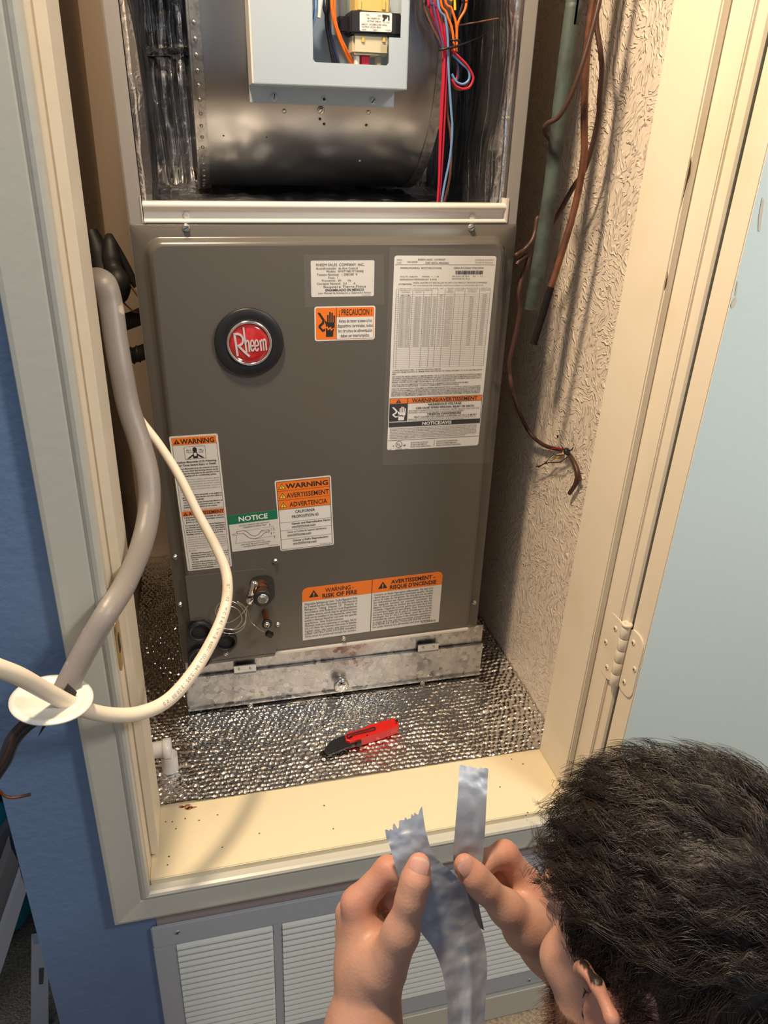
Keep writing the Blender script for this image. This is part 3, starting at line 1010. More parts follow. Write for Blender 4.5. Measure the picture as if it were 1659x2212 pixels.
# big data plate: h 193.5
L = new_label((852, 552), (1073, 553), (836, 973), 193.5)
L.rr(0, 0, 100, 193.5, 2.5, WHT, 0)
L.knots = ((0, 11.5, 16.4, 29.4, 33.4, 40, 46, 53.5, 141, 144.5, 168.5, 175, 203.4, 209, 226, 237), (0, 8, 11.8, 19.3, 22, 26.3, 29.5, 35, 106, 109, 135.5, 137.2, 163, 168, 182.5, 193.5))
L.text('MFD.', 2.5, 6.4, 2.6, GRY); L.text('FAB.', 2.5, 10, 2.6, GRY)
L.text('02/2025', 12.5, 9, 3.0, BLK)
L.text('RHEEM SALES  COMPANY', 22.5, 6.0, 3.4, BLK, width=27)
L.text('FORT SMITH, ARKANSAS', 30, 10.2, 3.4, BLK, width=23)
L.text('ASSEMBLED IN MEXICO', 97.5, 6.0, 2.6, GRY, align='r', width=19)
L.text('ÉTUDIÉ AU MEXIQUE', 97, 9.6, 2.6, GRY, align='r', width=18)
L.rect(1, 11.3, 99, 11.7, BLK, 2)
L.text('MODEL/MODELE#  RH2TY4821STANNJ', 6, 16.4, 3.0, BLK, width=40)
L.text('SERIAL/EN SERIE# W082528784', 58, 16.2, 2.8, BLK, width=30)
L.codes(60, 19, 87.5, 25, 60, BLK, 3)
L.text('VOLTS: 208/240      PHASE:  1  /  60', 6, 29.4, 2.8, BLK, width=38)
L.text('MOTOR HP./FLA     3/4   /   4.3', 57, 29.0, 2.8, BLK, width=31)
L.text('REFRIGERANT/RÉFRIGÉRANT  R-454B', 6, 33.4, 2.8, BLK, width=36)
L.text('MOTEUR PIC./FLA', 57, 32.6, 2.8, BLK, width=18)
L.text('ATTENTION:', 5, 40.0, 3.0, BLK, True, width=13)
L.text("MARK HEATER KIT INSTALLED IN LEFT COLUMN/LA TROUSSE D'APPAREIL", 19, 38.0, 2.7, BLK, width=74)
L.text('DE CHAUFFAGE DE MARQUE A INSTALLE DANS LA COLONNE GAUCHE', 19, 42.0, 2.7, BLK, width=70)
cols = [3, 5.5, 19, 30, 38, 44, 51, 61, 71, 86, 97]
heads = (('', ), ('HEATER MODEL', 'MODELE DE', "L'APPAREIL"), ('COIL AMPACITY', 'AMPERAGE', 'CIRCUIT'), ('VOLTAGE', 'TENSION'), ('PH/HZ',), ('KW',), ('HEATER', 'AMPS', 'AMPERES'), ('SUPPLY WIRE', 'CIRCUIT'), ('MINIMUM CIRCUIT', 'AMPACITY', 'COURANT'), ('MAXIMUM FUSE', 'DISJONCTEUR'))
for i, hd in enumerate(heads):
    cw = cols[i + 1] - cols[i]
    for q, s in enumerate(hd):
        if s:
            L.text(s, (cols[i] + cols[i + 1]) / 2, 46.8 + q * 2.3, 1.9, GRY, width=min(cw * 0.85, text_width(s, 1.9)), align='c')
rows0, rows1, NR = 53.5, 141.0, 38
rh = (rows1 - rows0) / NR
for i in range(NR + 1):
    L.rect(3, rows0 + i * rh, 97, rows0 + i * rh + 0.22, GRY, 2)
for c_ in cols:
    L.rect(c_ - 0.13, 46.0, c_ + 0.13, rows1, GRY, 2)
rr_ = random.Random(5)
for i in range(27):
    d = rows0 + (i + 0.80) * rh
    vals = ('RXBH-17%s%02dJ' % (rr_.choice('AB'), rr_.randint(3, 25)), '208/%d' % rr_.choice((220, 230, 240)), '208-240', '1/60', '%.1f' % rr_.uniform(2.2, 18), '%.1f/%.1f' % (rr_.uniform(10, 60), rr_.uniform(11, 69)), '1', '%d/%d' % (rr_.randint(17, 85), rr_.randint(20, 95)), '%d/%d' % (rr_.randint(20, 90), rr_.randint(20, 90)))
    for c_, s in enumerate(vals):
        a0, a1 = cols[c_ + 1], cols[c_ + 2]
        if i == 0 and c_ not in (0, 4, 8):
            continue
        L.text(s if i else '0', (a0 + a1) / 2, d, 1.75, GRY, width=min((a1 - a0) * 0.86, text_width(s, 1.9)), align='c')
L.text('S = SINGLE CIRCUIT/CIRCUIT SIMPLE    M = MULTIPLE CIRCUIT/CIRCUIT MULTIPLE', 2.5, 144.5, 2.1, BLK, True, width=50)
fine = ('TOTAL SUPPLY WIRE MUST BE RATED AT 75° C MINIMUM COPPER CONDUCTORS ONLY. TEST EXTERNAL STATIC RANGE .1 TO .8 IN. W.C. (HEAT PUMP & ELECTRIC', 'HEAT)',
        'UNITS WITH ELECTRIC HEATERS: CLEARANCE TO COMBUSTIBLE MATERIAL TO BE 1 IN. TO UNIT CASING AND 0 IN. TO PLENUM AND DUCT FOR FIRST 36 IN. MODELS',
        'HAVE INTERNAL CIRCUIT BREAKERS WHICH PROVIDE SUPPLEMENTARY OVERCURRENT PROTECTION AND SERVE AS A MAINTENANCE DISCONNECT. SUPPLY',
        'CIRCUIT NOT TO EXCEED 120 VOLTS TO GROUND ON SINGLE PHASE UNITS. REPLACE LINE SIDE BREAKER COVERS AFTER MAKING WIRING CONNECTIONS TO', 'BREAKERS.  IF BLOWER CONTROL ASSEMBLY REQUIRES REMOVAL, SEE WARNING HAZARDOUS VOLTAGE',
        "CAPACITE DU CABLAGE D'ALIMENTATION TOTAL DOIT ETRE DE 75C AU MINIMUM DE CONDUCTEURS EN CUIVRE SEULEMENT.", 'TESTER A PRESSION STATIQUE EXTERNE : .1 A .8 PO W.C. (THERMOPOMPE ET CHAUFFAGE ELECTRIQUE)',
        'UNITES AVEC CHAUFFAGE ELECTRIQUE: LE DEGAGEMENT AUX MATIERES COMBUSTIBLES DOIT ETRE DE 1 po AU BOITIER DE L UNITE ET DE 0 po AU PLENUM ET',
        'CONDUIT POUR LES 36 PREMIERS po. LES MODELES DISPOSENT DE DISJONCTEURS INTEGRES QUI FOURNISSENT UNE PROTECTION SUPPLEMENTAIRE EN', 'SURINTENSITE DU COURANT ET SERVENT DE DISJONCTEURS POUR L ENTRETIEN. LE CIRCUIT D ALIMENTATION NE DOIT PAS DEPASSER 120 VOLTS A LA TERRE',
        'DES UNITES MONOPHASEES. REMPLACER LES COUVERCLES DU DISJONCTEUR LATERAL DE LIGNE APRES AVOIR EFFECTUE LES CONNEXIONS DES CABLES AUX', 'DISJONCTEURS. SI LE DEMONTAGE DE L ASSEMBLAGE DU VENTILATEUR EST REQUIS, CONSULTER L AVERTISSEMENT DE TENSION DANGEREUSE')
fd = (147.2, 149.6, 153.0, 155.5, 158.0, 160.5, 163.6, 165.9, 169.2, 171.7, 174.0, 176.2, 178.3)
fd = [144.5 + (x - 144.5) * 0.70 for x in fd]
for s, d in zip(fine, fd):
    L.text(s, 2.2, d, 1.75, BLK, True, width=94 if len(s) > 120 else 0.78 * len(s))
y0 = 175.0
L.rect(0.8, y0, 99.2, y0 + 6.6, BLK, 2); L.rect(1.2, y0 + 0.4, 19.2, y0 + 6.2, ORG, 3); L.rect(19.9, y0 + 0.4, 98.8, y0 + 6.2, ORG, 3)
L.triangle(10, y0 + 1.0, 4.6, BLK, ORG, 4)
L.text('WARNING/AVERTISSEMENT', 59, y0 + 5.4, 6.0, BLK, True, width=70, align='c', layer=4)
L.rect(1.2, y0 + 6.8, 19.2, y0 + 27.2, BLK, 3)
L.hand(1.6, y0 + 8.0, 17.6, WIN, BLK, 4, 19)
L.rect(0.8, y0, 1.2, y0 + 34, BLK, 2); L.rect(98.8, y0, 99.2, y0 + 34, BLK, 2); L.rect(19.3, y0, 19.9, y0 + 27.2, BLK, 3)
L.text('HAZARDOUS VOLTAGE', 59, y0 + 9.9, 3.6, BLK, True, width=36, align='c')
L.text('CAN CAUSE SEVERE PERSONAL INJURY OR DEATH.', 60, y0 + 13.5, 3.2, BLK, True, width=63, align='c')
L.text('DISCONNECT THE REMOTE ELECTRICAL POWER SUPPLY BEFORE SERVICING. MORE THAN ONE', 21, y0 + 16.2, 2.1, BLK, width=76)
L.text('DISCONNECT SWITCH MAY BE REQUIRED TO DE-ENERGIZE THIS EQUIPMENT.', 21, y0 + 18.5, 2.1, BLK, width=60)
L.text('TENSION DANGEREUSE', 59, y0 + 21.4, 3.6, BLK, True, width=37, align='c')
L.text('PEUT CAUSER DES LESIONS CORPORELLES OU LA MORT', 61, y0 + 24.2, 2.9, BLK, True, width=68, align='c')
L.text("DEBRANCHER L'ALIMENTATION ELECTRIQUE A DISTANCE AVANT L'ENTRETIEN. PLUS D'UN INTERRUPTEUR DE", 21, y0 + 26.2, 1.7, BLK, width=73)
L.text("SECTIONNEMENT POURRAIT ETRE REQUIS POUR METTRE L'EQUIPEMENT HORS FONCTION", 21, y0 + 27.9, 1.5, BLK, width=60)
L.rect(0.8, y0 + 28.4, 99.2, y0 + 34, BLK, 3)
L.text('NOTICE/AVIS', 52, y0 + 33.0, 5.2, WIN, True, width=32, align='c', layer=4)
ft = ('SEE INSTALLATION MANUAL FOR SPECIFIC INFORMATION BEFORE INSTALLING UNIT. YOU MUST FOLLOW THE INSTALLATION AND OPERATING INSTRUCTIONS', 'PROVIDED WITH THIS UNIT. FAILURE TO DO SO MAY RESULT IN IMPROPER INSTALLATION, ADJUSTMENT, SERVICE AND MAINTENANCE, POSSIBLY CAUSING', 'FIRE, ELECTRIC SHOCK, PERSONAL INJURY OR PROPERTY DAMAGE. FOR SERVICE AND MAINTENANCE, CONTACT A QUALIFIED SERVICE AGENCY.',
      'CONSULTER LE MANUEL D INSTALLATION POUR OBTENIR LES INFORMATIONS SPECIFIQUES AVANT D INSTALLER L UNITE. VOUS DEVEZ SUIVRE LES', 'INSTRUCTIONS D INSTALLATION ET D OPERATION FOURNIES AVEC CETTE UNITE. LE NON RESPECT PEUT ENTRAINER UN MAUVAIS REGLAGE OU UNE', 'INSTALLATION, UN AJUSTEMENT, UN SERVICE ET UN ENTRETIEN INCORRECTS POUVANT CAUSER UN INCENDIE, UN CHOC ELECTRIQUE, DES LESIONS', 'CORPORELLES OU DES DOMMAGES MATERIELS. POUR UN SERVICE ET ENTRETIEN, CONTACTER UNE ENTREPRISE DE SERVICE QUALIFIEE.')
for i, s in enumerate(ft):
    L.text(s, 2.2, y0 + 37.0 + i * 2.05, 1.7, BLK, True, width=94 if i < 6 else 82)
L.rect(0.8, y0 + 51.0, 99.2, y0 + 51.4, BLK, 2)
cu, cd = 12.5, y0 + 56.0
ring = [(cu + 3.6 * math.cos(a), cd + 3.6 * math.sin(a)) for a in np.linspace(0, 2 * math.pi, 25)[:-1]]
ring2 = [(cu + 3.0 * math.cos(a), cd + 3.0 * math.sin(a)) for a in np.linspace(0, 2 * math.pi, 25)[:-1]]
L.poly(ring, BLK, 2); L.poly(ring2, WHT, 3)
L.text('U', cu - 2.2, cd + 0.9, 3.4, BLK, True, layer=4); L.text('L', cu + 0.3, cd + 2.2, 3.4, BLK, True, layer=4)
L.text('c', cu - 6.6, cd + 2.0, 3.2, BLK, True); L.text('us', cu + 4.4, cd + 2.0, 3.2, BLK, True)
L.text('LISTED', cu, cd + 6.6, 2.9, BLK, True, width=8, align='c'); L.text('7H43', cu + 6, cd + 6.4, 1.9, BLK); L.text('SRC', 2.0, cd + 6.2, 2.0, BLK)
for i, s in enumerate(('SECTION OF FAN COIL UNIT ALSO', 'SECTION OF HEAT PUMP ALSO', 'ELECTRIC CENTRAL HEATING FURNACE')):
    L.text(s, 25, cd - 0.6 + i * 2.3, 1.9, BLK, True, width=(19, 18, 22)[i])
L.rect(50.4, cd - 2.8, 50.8, cd + 4.0, BLK, 2)
for i, s in enumerate(('SECTION DE VENTILO CONVECTEUR AUSSI', 'SECTION DE THERMOPOMPE AUSSI', 'APPAREIL DE CHAUFFAGE ELECTRIQUE CENTRAL')):
    L.text(s, 53, cd - 0.6 + i * 2.3, 1.9, BLK, True, width=(23, 22, 27)[i])
done(L, 'data_plate_sticker', 'tall white data plate with table and hazardous voltage warning')

# carbon monoxide warning: h 326
L = new_label((364.6, 943), (470, 936), (406, 1233.7), 326)
L.rr(0, 0, 100, 326, 4, SIL, 0)
L.frame(4, 4, 96, 322, 0.7, BLK, 1)
L.rect(4, 4, 96, 21, ORG, 2)
L.triangle(14, 7, 11, BLK, ORG)
L.text('WARNING', 57, 18.6, 15.5, BLK, True, width=70, align='c')
L.frame(27, 25, 71, 54, 0.7, BLK, 1)
L.poly([(31, 52), (47, 41), (42, 38.5), (55, 38.5), (52, 41), (67, 52), (61, 52), (54, 46), (54, 52), (44, 52), (44, 46), (37, 52)], BLK, 2)
L.poly([(49 + 4.6 * math.cos(a), 33 + 6 * math.sin(a)) for a in np.linspace(0, 6.28, 15)[:-1]], BLK, 3)
L.poly([(49 + 3 * math.cos(a), 43.5 + 4 * math.sin(a)) for a in np.linspace(0, 6.28, 13)[:-1]], SIL, 3)
for q in range(26):
    a = random.uniform(0, 6.28); cx, cy = (36, 35) if q % 2 else (62, 35)
    cx += random.uniform(-5, 5); cy += random.uniform(-4, 4)
    L.frame(cx, cy, cx + 2.2, cy + 1.8, 0.35, GRY, 2)
y = 61.5
L.text('Carbon Monoxide (CO) Poisoning', 50, y, 6.0, BLK, True, width=82, align='c')
L.text('Can Cause Severe Injury or Death.', 50, y + 7, 6.0, BLK, True, width=82, align='c')


def block(lines, y, size, lead, bold, m=BLK):
    for i, s in enumerate(lines):
        L.text(s, 8 if not s.startswith('-') else 10, y + i * lead, size, m, bold, width=min(86, max(20, text_width(s, size, bold))))
    return y + len(lines) * lead


y = block(('Carbon Monoxide from the exhaust of motor', 'vehicles and other fuel burning devices can be', 'drawn into the living space by the operation of the', 'central heating and air conditioning system.'), 76, 4.6, 5.6, True)
y = block(('Exhaust from motor vehicles, generators, garden', 'tractors, mowers, portable heaters, charcoal and gas', 'grills, gasoline powered tools, and outdoor camping', 'equipment contains carbon monoxide, a poisonous', 'gas that can kill you. You cannot see it, smell it, or', 'taste it.'), y + 3, 4.4, 5.6, False, GRY)
y = block(('- Do NOT operate an automobile or any engine in a', '  garage for more than the few seconds it takes to', '  enter or exit the garage.'), y + 3, 4.6, 5.6, True)
y = block(('- Do NOT operate any fuel-burning device in an', '  enclosed or partly enclosed space, or near', '  building windows, doors or air intakes.'), y + 1, 4.6, 5.6, True)
y = block(('The U.S. Consumer Product Safety Commission (CPSC)', 'and Health Canada recommend the installation of UL or', 'CSA certified Carbon Monoxide Alarm(s) in every home.'), y + 1, 4.2, 5.6, False, GRY)
L.rect(4, 175, 96, 187, ORG, 2)
L.triangle(12, 177, 8.4, BLK, ORG)
L.text('AVERTISSEMENT', 57, 185.4, 11.0, BLK, True, width=76, align='c')
y = block(("L'empoisonnement au monoxyde de carbone", '  (CO) peut causer des dommages corporels', '  graves ou mortels.'), 192, 4.8, 5.8, True)
y = block(("Du monoxyde de carbone provenant de l'échappement", "des véhicules automobiles et d'autres appareillages", "carburant au mazout peut être attiré dans l'espace", 'de vie de par le fonctionnement par le système de', "chauffage central et de conditionnement d'air."), y + 2, 4.4, 5.6, True)
y = block(("L'échappement des véhicules automobiles, générateurs,", 'tracteurs de jardin, tondeuses, chauffage portables,', 'grils au charbon de bois et au gaz, outils fonctionnant à', "l'essence et les équipements de camping, contiennent", "du monoxyde de carbone, un gaz toxique qui peut", 'vous tuer. Vous ne pouvez le voir, le sentir ou le', 'goûter.'), y + 2, 4.2, 5.6, False, GRY)
y = block(('- NE faites PAS fonctionner une automobile ou un', '  quelconque moteur dans un garage pendant les', "  quelques secondes qu'il faut pour y entrer ou en", '  sortir.'), y + 2, 4.4, 5.4, True)
y = block(("- NE faites PAS fonctionner tout appareil à", '  combustion dans un espace clos, en tout ou', '  partiellement fermé, ou près des fenêtres, portes', "  ou prises d'air du bâtiment."), y + 1, 4.4, 5.4, True)
y = block(('La commission américaine pour la sécurité des produits', "de consommation (CPSC) et la Santé recommande", "l'installation dans chaque domicile de détecteurs", 'de monoxyde de carbone par UL ou CSA.'), y + 1, 4.1, 5.2, False, GRY)
done(L, 'carbon_monoxide_sticker', 'tall narrow carbon monoxide warning sticker behind the white cable')

# drain trap notice: h 86
L = new_label((492, 1114), (598, 1101), (502, 1192.4), 86.2)
L.rr(0, 0, 100, 86.2, 2, SIL, 0)
L.rect(0, 0, 100, 21, GRN, 2)
L.text('NOTICE', 50, 16.4, 15.5, WIN, True, width=60, align='c')
L.text('DO NOT OPERATE UNIT WITHOUT', 51, 28, 4.4, BLK, width=62, align='c')
L.text('CONDENSATE DRAIN TRAP', 51, 33, 4.4, BLK, width=50, align='c')
L.text('UNIT', 3, 46, 3.6, BLK)


def line(L, pts, t, m=BLK, layer=2):
    P = np.array(pts, float)
    for a, c in zip(P[:-1], P[1:]):
        d = (c - a) / np.linalg.norm(c - a)
        n = np.array([-d[1], d[0]]) * t / 2
        L.poly([a + n, c + n, c - n, a - n], m, layer)


up = [(14, 39), (30, 39), (36, 44), (42, 52), (50, 55), (58, 52), (64, 45), (68, 44), (80, 44)]
lo = [(14, 45), (27, 45), (31, 50), (38, 58), (50, 61.5), (62, 58), (69, 51), (72, 50), (80, 50)]
line(L, up, 0.8); line(L, lo, 0.8); line(L, [(14, 39), (14, 45)], 0.8); line(L, [(80, 44), (80, 50)], 0.8)
line(L, [(30, 40), (90, 37)], 0.4); line(L, [(5, 48), (14, 48)], 0.4); line(L, [(60, 47), (94, 47)], 0.4); line(L, [(50, 62), (94, 60)], 0.4); line(L, [(13, 47), (9, 67), (20, 67)], 0.5)
for u, d, s in ((83, 33, 1), (90, 43, 1), (84, 53, -1), (90, 63, -1)):
    line(L, [(u, d - 4 * s), (u, d)], 0.6)
    L.poly([(u, d + 2.5 * s), (u - 1.2, d - 0.5 * s), (u + 1.2, d - 0.5 * s)], BLK, 2)
L.text('3"', 83, 44.5, 4.4, BLK); L.text('3"', 88, 54.5, 4.4, BLK)
L.text('DO NOT OVERTIGHTEN DRAIN FITTING', 21, 68, 2.6, BLK, True, width=48)
L.text('UNIT MUST BE SLIGHTLY INCLINED', 50, 73.5, 4.4, BLK, width=62, align='c')
L.text('TOWARD DRAIN CONNECTION', 50, 78.6, 4.4, BLK, width=54, align='c')
L.text('92-20209-08-02', 96, 83.4, 3.2, GRY, align='r')
done(L, 'drain_notice_sticker', 'small notice sticker with green band and a drain trap drawing')

# proposition 65: h 143
L = new_label((593, 1038.7), (714.7, 1026.6), (605.8, 1190.6), 143.4)
L.rr(0, 0, 100, 143.4, 3.5, WHT, 0)
L.frame(2.5, 2.5, 97.5, 141, 0.7, BLK, 4)
L.rect(2.8, 2.8, 97.2, 58, ORG, 2)
for i, (s, wd) in enumerate((('WARNING', 76), ('AVERTISSEMENT', 76), ('ADVERTENCIA', 68))):
    y = 3 + i * 18.3
    L.rect(2.8, y + 18.0, 97.2, y + 18.5, BLK, 3)
    L.triangle(12, y + 3.5, 11, BLK, YEL, 3)
    L.poly([(12, y + 5.4), (17.2, y + 13.7), (6.8, y + 13.7)], YEL, 4)
    L.rect(11.3, y + 8.0, 12.7, y + 11.2, BLK, 5); L.rect(11.3, y + 11.9, 12.7, y + 13.1, BLK, 5)
    L.text(s, 57, y + 14.2, 13, BLK, True, width=wd, align='c', layer=4)
L.text('CALIFORNIA', 50, 67.5, 8.4, BLK, True, width=36, align='c')
L.text('PROPOSITION 65', 50, 77.5, 8.4, BLK, True, width=49, align='c')
for d in (84.5, 101, 119):
    L.rect(2.8, d, 97.2, d + 0.5, BLK, 2)
for (a, c_), d in zip((('Cancer and Reproductive Harm-', 'www.P65Warnings.ca.gov'), ("Cancer et Troubles de l'appareil reproducteur-", 'www.P65Warnings.ca.gov'), ('Cáncer y Daño Reproductivo-', 'www.P65Warnings.ca.gov')), (90.5, 107, 125.5)):
    wd = min(74, text_width(a, 5.4, True))
    L.text(a, 15 if len(a) > 35 else 24, d, 5.2, BLK, True, width=wd)
    L.text(c_, 15 if len(a) > 35 else 24, d + 6.2, 5.2, BLK, True, width=44)
    L.rect(15 if len(a) > 35 else 24, d + 7.0, (15 if len(a) > 35 else 24) + 44, d + 7.5, BLK, 2)
L.text('92-22330-02-00', 94, 139, 3.2, GRY, align='r')
done(L, 'proposition_sticker', 'white sticker with three orange warning bands')

# fire risk: h 43.8
L = new_label((652.4, 1270.7), (957, 1233.6), (654, 1383.8), 43.8)
L.poly([(0, 43.8), (0, 3.4), (1.1, 1.1), (3.4, 0), (96.6, 0), (98.9, 1.1), (100, 3.4), (100, 43.8)], SIL, 0)
L.poly([(0, 11.2), (0, 3.4), (1.1, 1.1), (3.4, 0), (96.6, 0), (98.9, 1.1), (100, 3.4), (100, 11.2)], ORG, 1)
L.rect(48.6, 0, 49.0, 43.8, BLK, 3)
L.triangle(8, 2.6, 5.6, BLK, ORG)
L.text('WARNING -', 26, 5.4, 4.6, BLK, True, width=20, align='c')
L.text('RISK OF FIRE', 26, 9.8, 4.6, BLK, True, width=24.5, align='c')
L.triangle(56.5, 2.6, 5.6, BLK, ORG)
L.text('AVERTISSEMENT -', 78.5, 5.2, 4.4, BLK, True, width=32, align='c')
L.text("RISQUE D'INCENDIE", 78.5, 9.6, 4.4, BLK, True, width=34, align='c')
en = ('Flammable Refrigerant Used. To Be Repaired Only', 'by Trained Service Personnel. Do Not Puncture', 'Refrigerant  Tubing.  Dispose  Of    Properly  in', 'Accordance with Federal or Local Regulations', 'Auxiliary devices which may be ignition sources', 'shall not be installed in the ductwork, other than', 'auxiliary devices listed for use with the specific', 'appliance. See Instructions.', 'Minimum room area (operating or storage), 562 ft²', '(52.2 m²) Note: for maximum room areas at altitudes', 'higher than sea level, see instructions.', 'LEAK DETECTION SYSTEM installed.', 'Units must be powered except for service.')
fr = ('Contient un fluide frigorigène inflammable. Ne doit être', "réparé que par un personnel d'entretien qualifié. Ne pas", 'percer le tuyau de réfrigérant. Ne doit être mis au rebut', 'que conformément aux réglementations fédérales ou locales.', 'Les  appareils  annexes  qui  peuvent  constituer  des', "départs d'incendie ne doivent pas être placés dans les", "conduites d'appareils annexes autres que ceux de la liste", "concernant l'appareil spécifique. Voir Instructions", "Surface minimale de la pièce (d'utilisation ou de", 'stockage), 562 ft² (52.2 m²) Note : pour les surfaces', 'minimales des pièces situées à des altitudes supérieures', 'au niveau de la mer, voir les instructions correspondantes.', 'SYSTÈME DE DÉTECTION DE FUITE installé.', 'Les unités doivent être alimentées sauf pour le service.')
for i, s in enumerate(en):
    L.text(s, 1.5, 14.2 + i * 2.28, 2.55, BLK, width=min(37, text_width(s, 2.55)))
for i, s in enumerate(fr):
    L.text(s, 50.2, 13.8 + i * 2.12, 2.45, BLK, width=min(43.5, text_width(s, 2.45)))
L.text('92-22204-09-02', 97.5, 42.6, 2.5, BLK, align='r', width=11)
done(L, 'fire_risk_sticker', 'wide two column orange headed fire risk sticker')

# clear film squares over two of the stickers
for q in (((656, 550), (829, 550), (830, 657), (659, 664)), ((842, 534), (1093, 539), (1058, 1000), (826, 1005))):
    P = [un(x, y, PF - 0.0010) for x, y in q]
    MB().add(P, [(0, 1, 2, 3)]).build('clear_film', film, unit, fix=False)

# ------------------------------------------------------------------ blower compartment
# wrinkled foil liners
def liner(name, fn, nu, nv, lab=None):
    u, v = np.meshgrid(np.linspace(0, 1, nu), np.linspace(0, 1, nv))
    o = MB().grid(fn(u, v), 0, True).build(name, liner_mat, unit, fix=False)
    if lab:
        o['label'] = lab
    return o


liner_mat, nt, b, tc = special('scrim_foil')
b.inputs['Base Color'].default_value = (0.54, 0.54, 0.55, 1)
b.inputs['Metallic'].default_value = 0.97
b.inputs['Roughness'].default_value = 0.25
nz = nt.nodes.new('ShaderNodeTexNoise'); nz.inputs['Scale'].default_value = 55; nz.inputs['Detail'].default_value = 3; nz.inputs['Distortion'].default_value = 1.0
wx = nt.nodes.new('ShaderNodeTexWave'); wx.bands_direction = 'X'; wx.inputs['Scale'].default_value = 24; wx.inputs['Distortion'].default_value = 1.2; wx.inputs['Detail'].default_value = 1
wy = nt.nodes.new('ShaderNodeTexWave'); wy.bands_direction = 'Y'; wy.inputs['Scale'].default_value = 24; wy.inputs['Distortion'].default_value = 1.2
wz = nt.nodes.new('ShaderNodeTexWave'); wz.bands_direction = 'Z'; wz.inputs['Scale'].default_value = 16; wz.inputs['Distortion'].default_value = 1.2
acc = nz.outputs['Fac']
nt.links.new(tc.outputs['Object'], nz.inputs['Vector'])
for wv, k_ in ((wx, 0.25), (wy, 0.25), (wz, 0.08)):
    nt.links.new(tc.outputs['Object'], wv.inputs['Vector'])
    pw = nt.nodes.new('ShaderNodeMath'); pw.operation = 'POWER'; pw.inputs[1].default_value = 10
    md = nt.nodes.new('ShaderNodeMath'); md.operation = 'MULTIPLY_ADD'; md.inputs[1].default_value = k_
    nt.links.new(wv.outputs['Fac'], pw.inputs[0]); nt.links.new(pw.outputs[0], md.inputs[0]); nt.links.new(acc, md.inputs[2])
    acc = md.outputs[0]
bp = nt.nodes.new('ShaderNodeBump'); bp.inputs['Strength'].default_value = 0.6; bp.inputs['Distance'].default_value = 0.0035
nt.links.new(acc, bp.inputs['Height']); nt.links.new(bp.outputs[0], b.inputs['Normal'])


def pleat(x, z, sd, f=36.0):
    xw = x + 0.012 * (vnoise(x * 9 + 3, z * 7, sd) - 0.5)
    ph = xw * f
    return 0.012 * np.abs(np.sin(math.pi * ph)) ** 0.6 + 0.012 * vnoise(x * 22, z * 14, sd + 1) + 0.006 * vnoise(x * 60, z * 40, sd + 2)


ZL = ZP + 0.012


def back_low(u, v):
    x, z = -0.250 + 0.5 * u, ZL + 0.205 * v
    y = 0.405 - pleat(x, z, 3) - 0.02 * np.sin(np.pi * np.clip(v, 0, 1)) ** 0.5
    return np.stack([x, y, z], -1)


def back_high(u, v):
    x, z = -0.250 + 0.5 * u, ZL + 0.198 + 0.36 * v + 0.006 * np.sin(u * 5)
    y = 0.398 - pleat(x, z, 8) - 0.026 * np.clip((1 - v) * 6, 0, 1) * np.clip(v * 30, 0, 1)
    return np.stack([x, y, z], -1)


def side(sgn):
    def fn(u, v):
        y, z = 0.006 + 0.42 * u, ZL + 0.56 * v
        x = sgn * (0.2475 - 0.011 * vnoise(y * 16, z * 10, 11 + sgn) - 0.006 * vnoise(y * 40, z * 24, 15 + sgn) - 0.004 * np.abs(np.sin(60 * y + 3 * vnoise(y * 3, z * 6, 4))))
        x = np.where(u < 0.03, sgn * 0.2475, x)
        return np.stack([x, y, z], -1)
    return fn


def deck(u, v):
    x, y = -0.25 + 0.5 * u, 0.026 + 0.38 * v
    z = ZL - 0.004 + 0.010 * vnoise(x * 18, y * 16, 21) + 0.008 * vnoise(x * 55, y * 45, 22) + 0.012 * np.clip(v - 0.3, 0, 1)
    return np.stack([x, y, z], -1)


liner('back_liner', back_low, 150, 80, 'quilted foil insulation on the back')
liner('back_liner', back_high, 150, 90, 'quilted foil insulation on the back')
liner('side_liner', side(-1), 110, 120)
liner('side_liner', side(1), 110, 120)
liner('deck_liner', deck, 150, 110)

# blower scroll
BX0, BX1, BY, BZ, BR = -0.168, 0.160, 0.280, 1.050, 0.200
pf = [(BY - BR, 1.385), (BY - BR, 1.30), (BY - BR, 1.20), (BY - BR, 1.12)] + [(BY - BR * math.cos(a), BZ - BR * math.sin(a)) for a in np.linspace(0, math.radians(165), 34)]
hs = MB().rings([[(BX0, a, c) for a, c in pf], [(BX1, a, c) for a, c in pf]], 0, False, False, False, True).build('blower_housing', blower_steel, unit)


def shell(x0, x1, off, name, crimps=False):
    """strip following the scroll, proud by off"""
    n = len(pf)
    T = np.gradient(np.array(pf), axis=0)
    T /= np.linalg.norm(T, axis=1)[:, None]
    N = np.column_stack([T[:, 1], -T[:, 0]])
    Q = np.array(pf) + N * off
    if Q[5][0] > pf[5][0]:
        Q = np.array(pf) - N * off
    k = MB()
    ra = [[(x0, a, c), (x1, a, c), (x1, p[0], p[1]), (x0, p[0], p[1])] for (a, c), p in zip(Q, pf)]
    k.rings(ra, 0, True, True, True, False)
    if crimps:
        for i in range(2, n - 8, 1):
            a, c = Q[i]
            k.lathe(((x0 + x1) / 2, a, c), (0, -1, 0) if i < 6 else (0, Q[i][0] - BY, Q[i][1] - BZ), [(0.003, -0.001), (0.0024, 0.0008), (0.001, 0.0012)], 8)
    return k.build(name, galv_dark, unit)


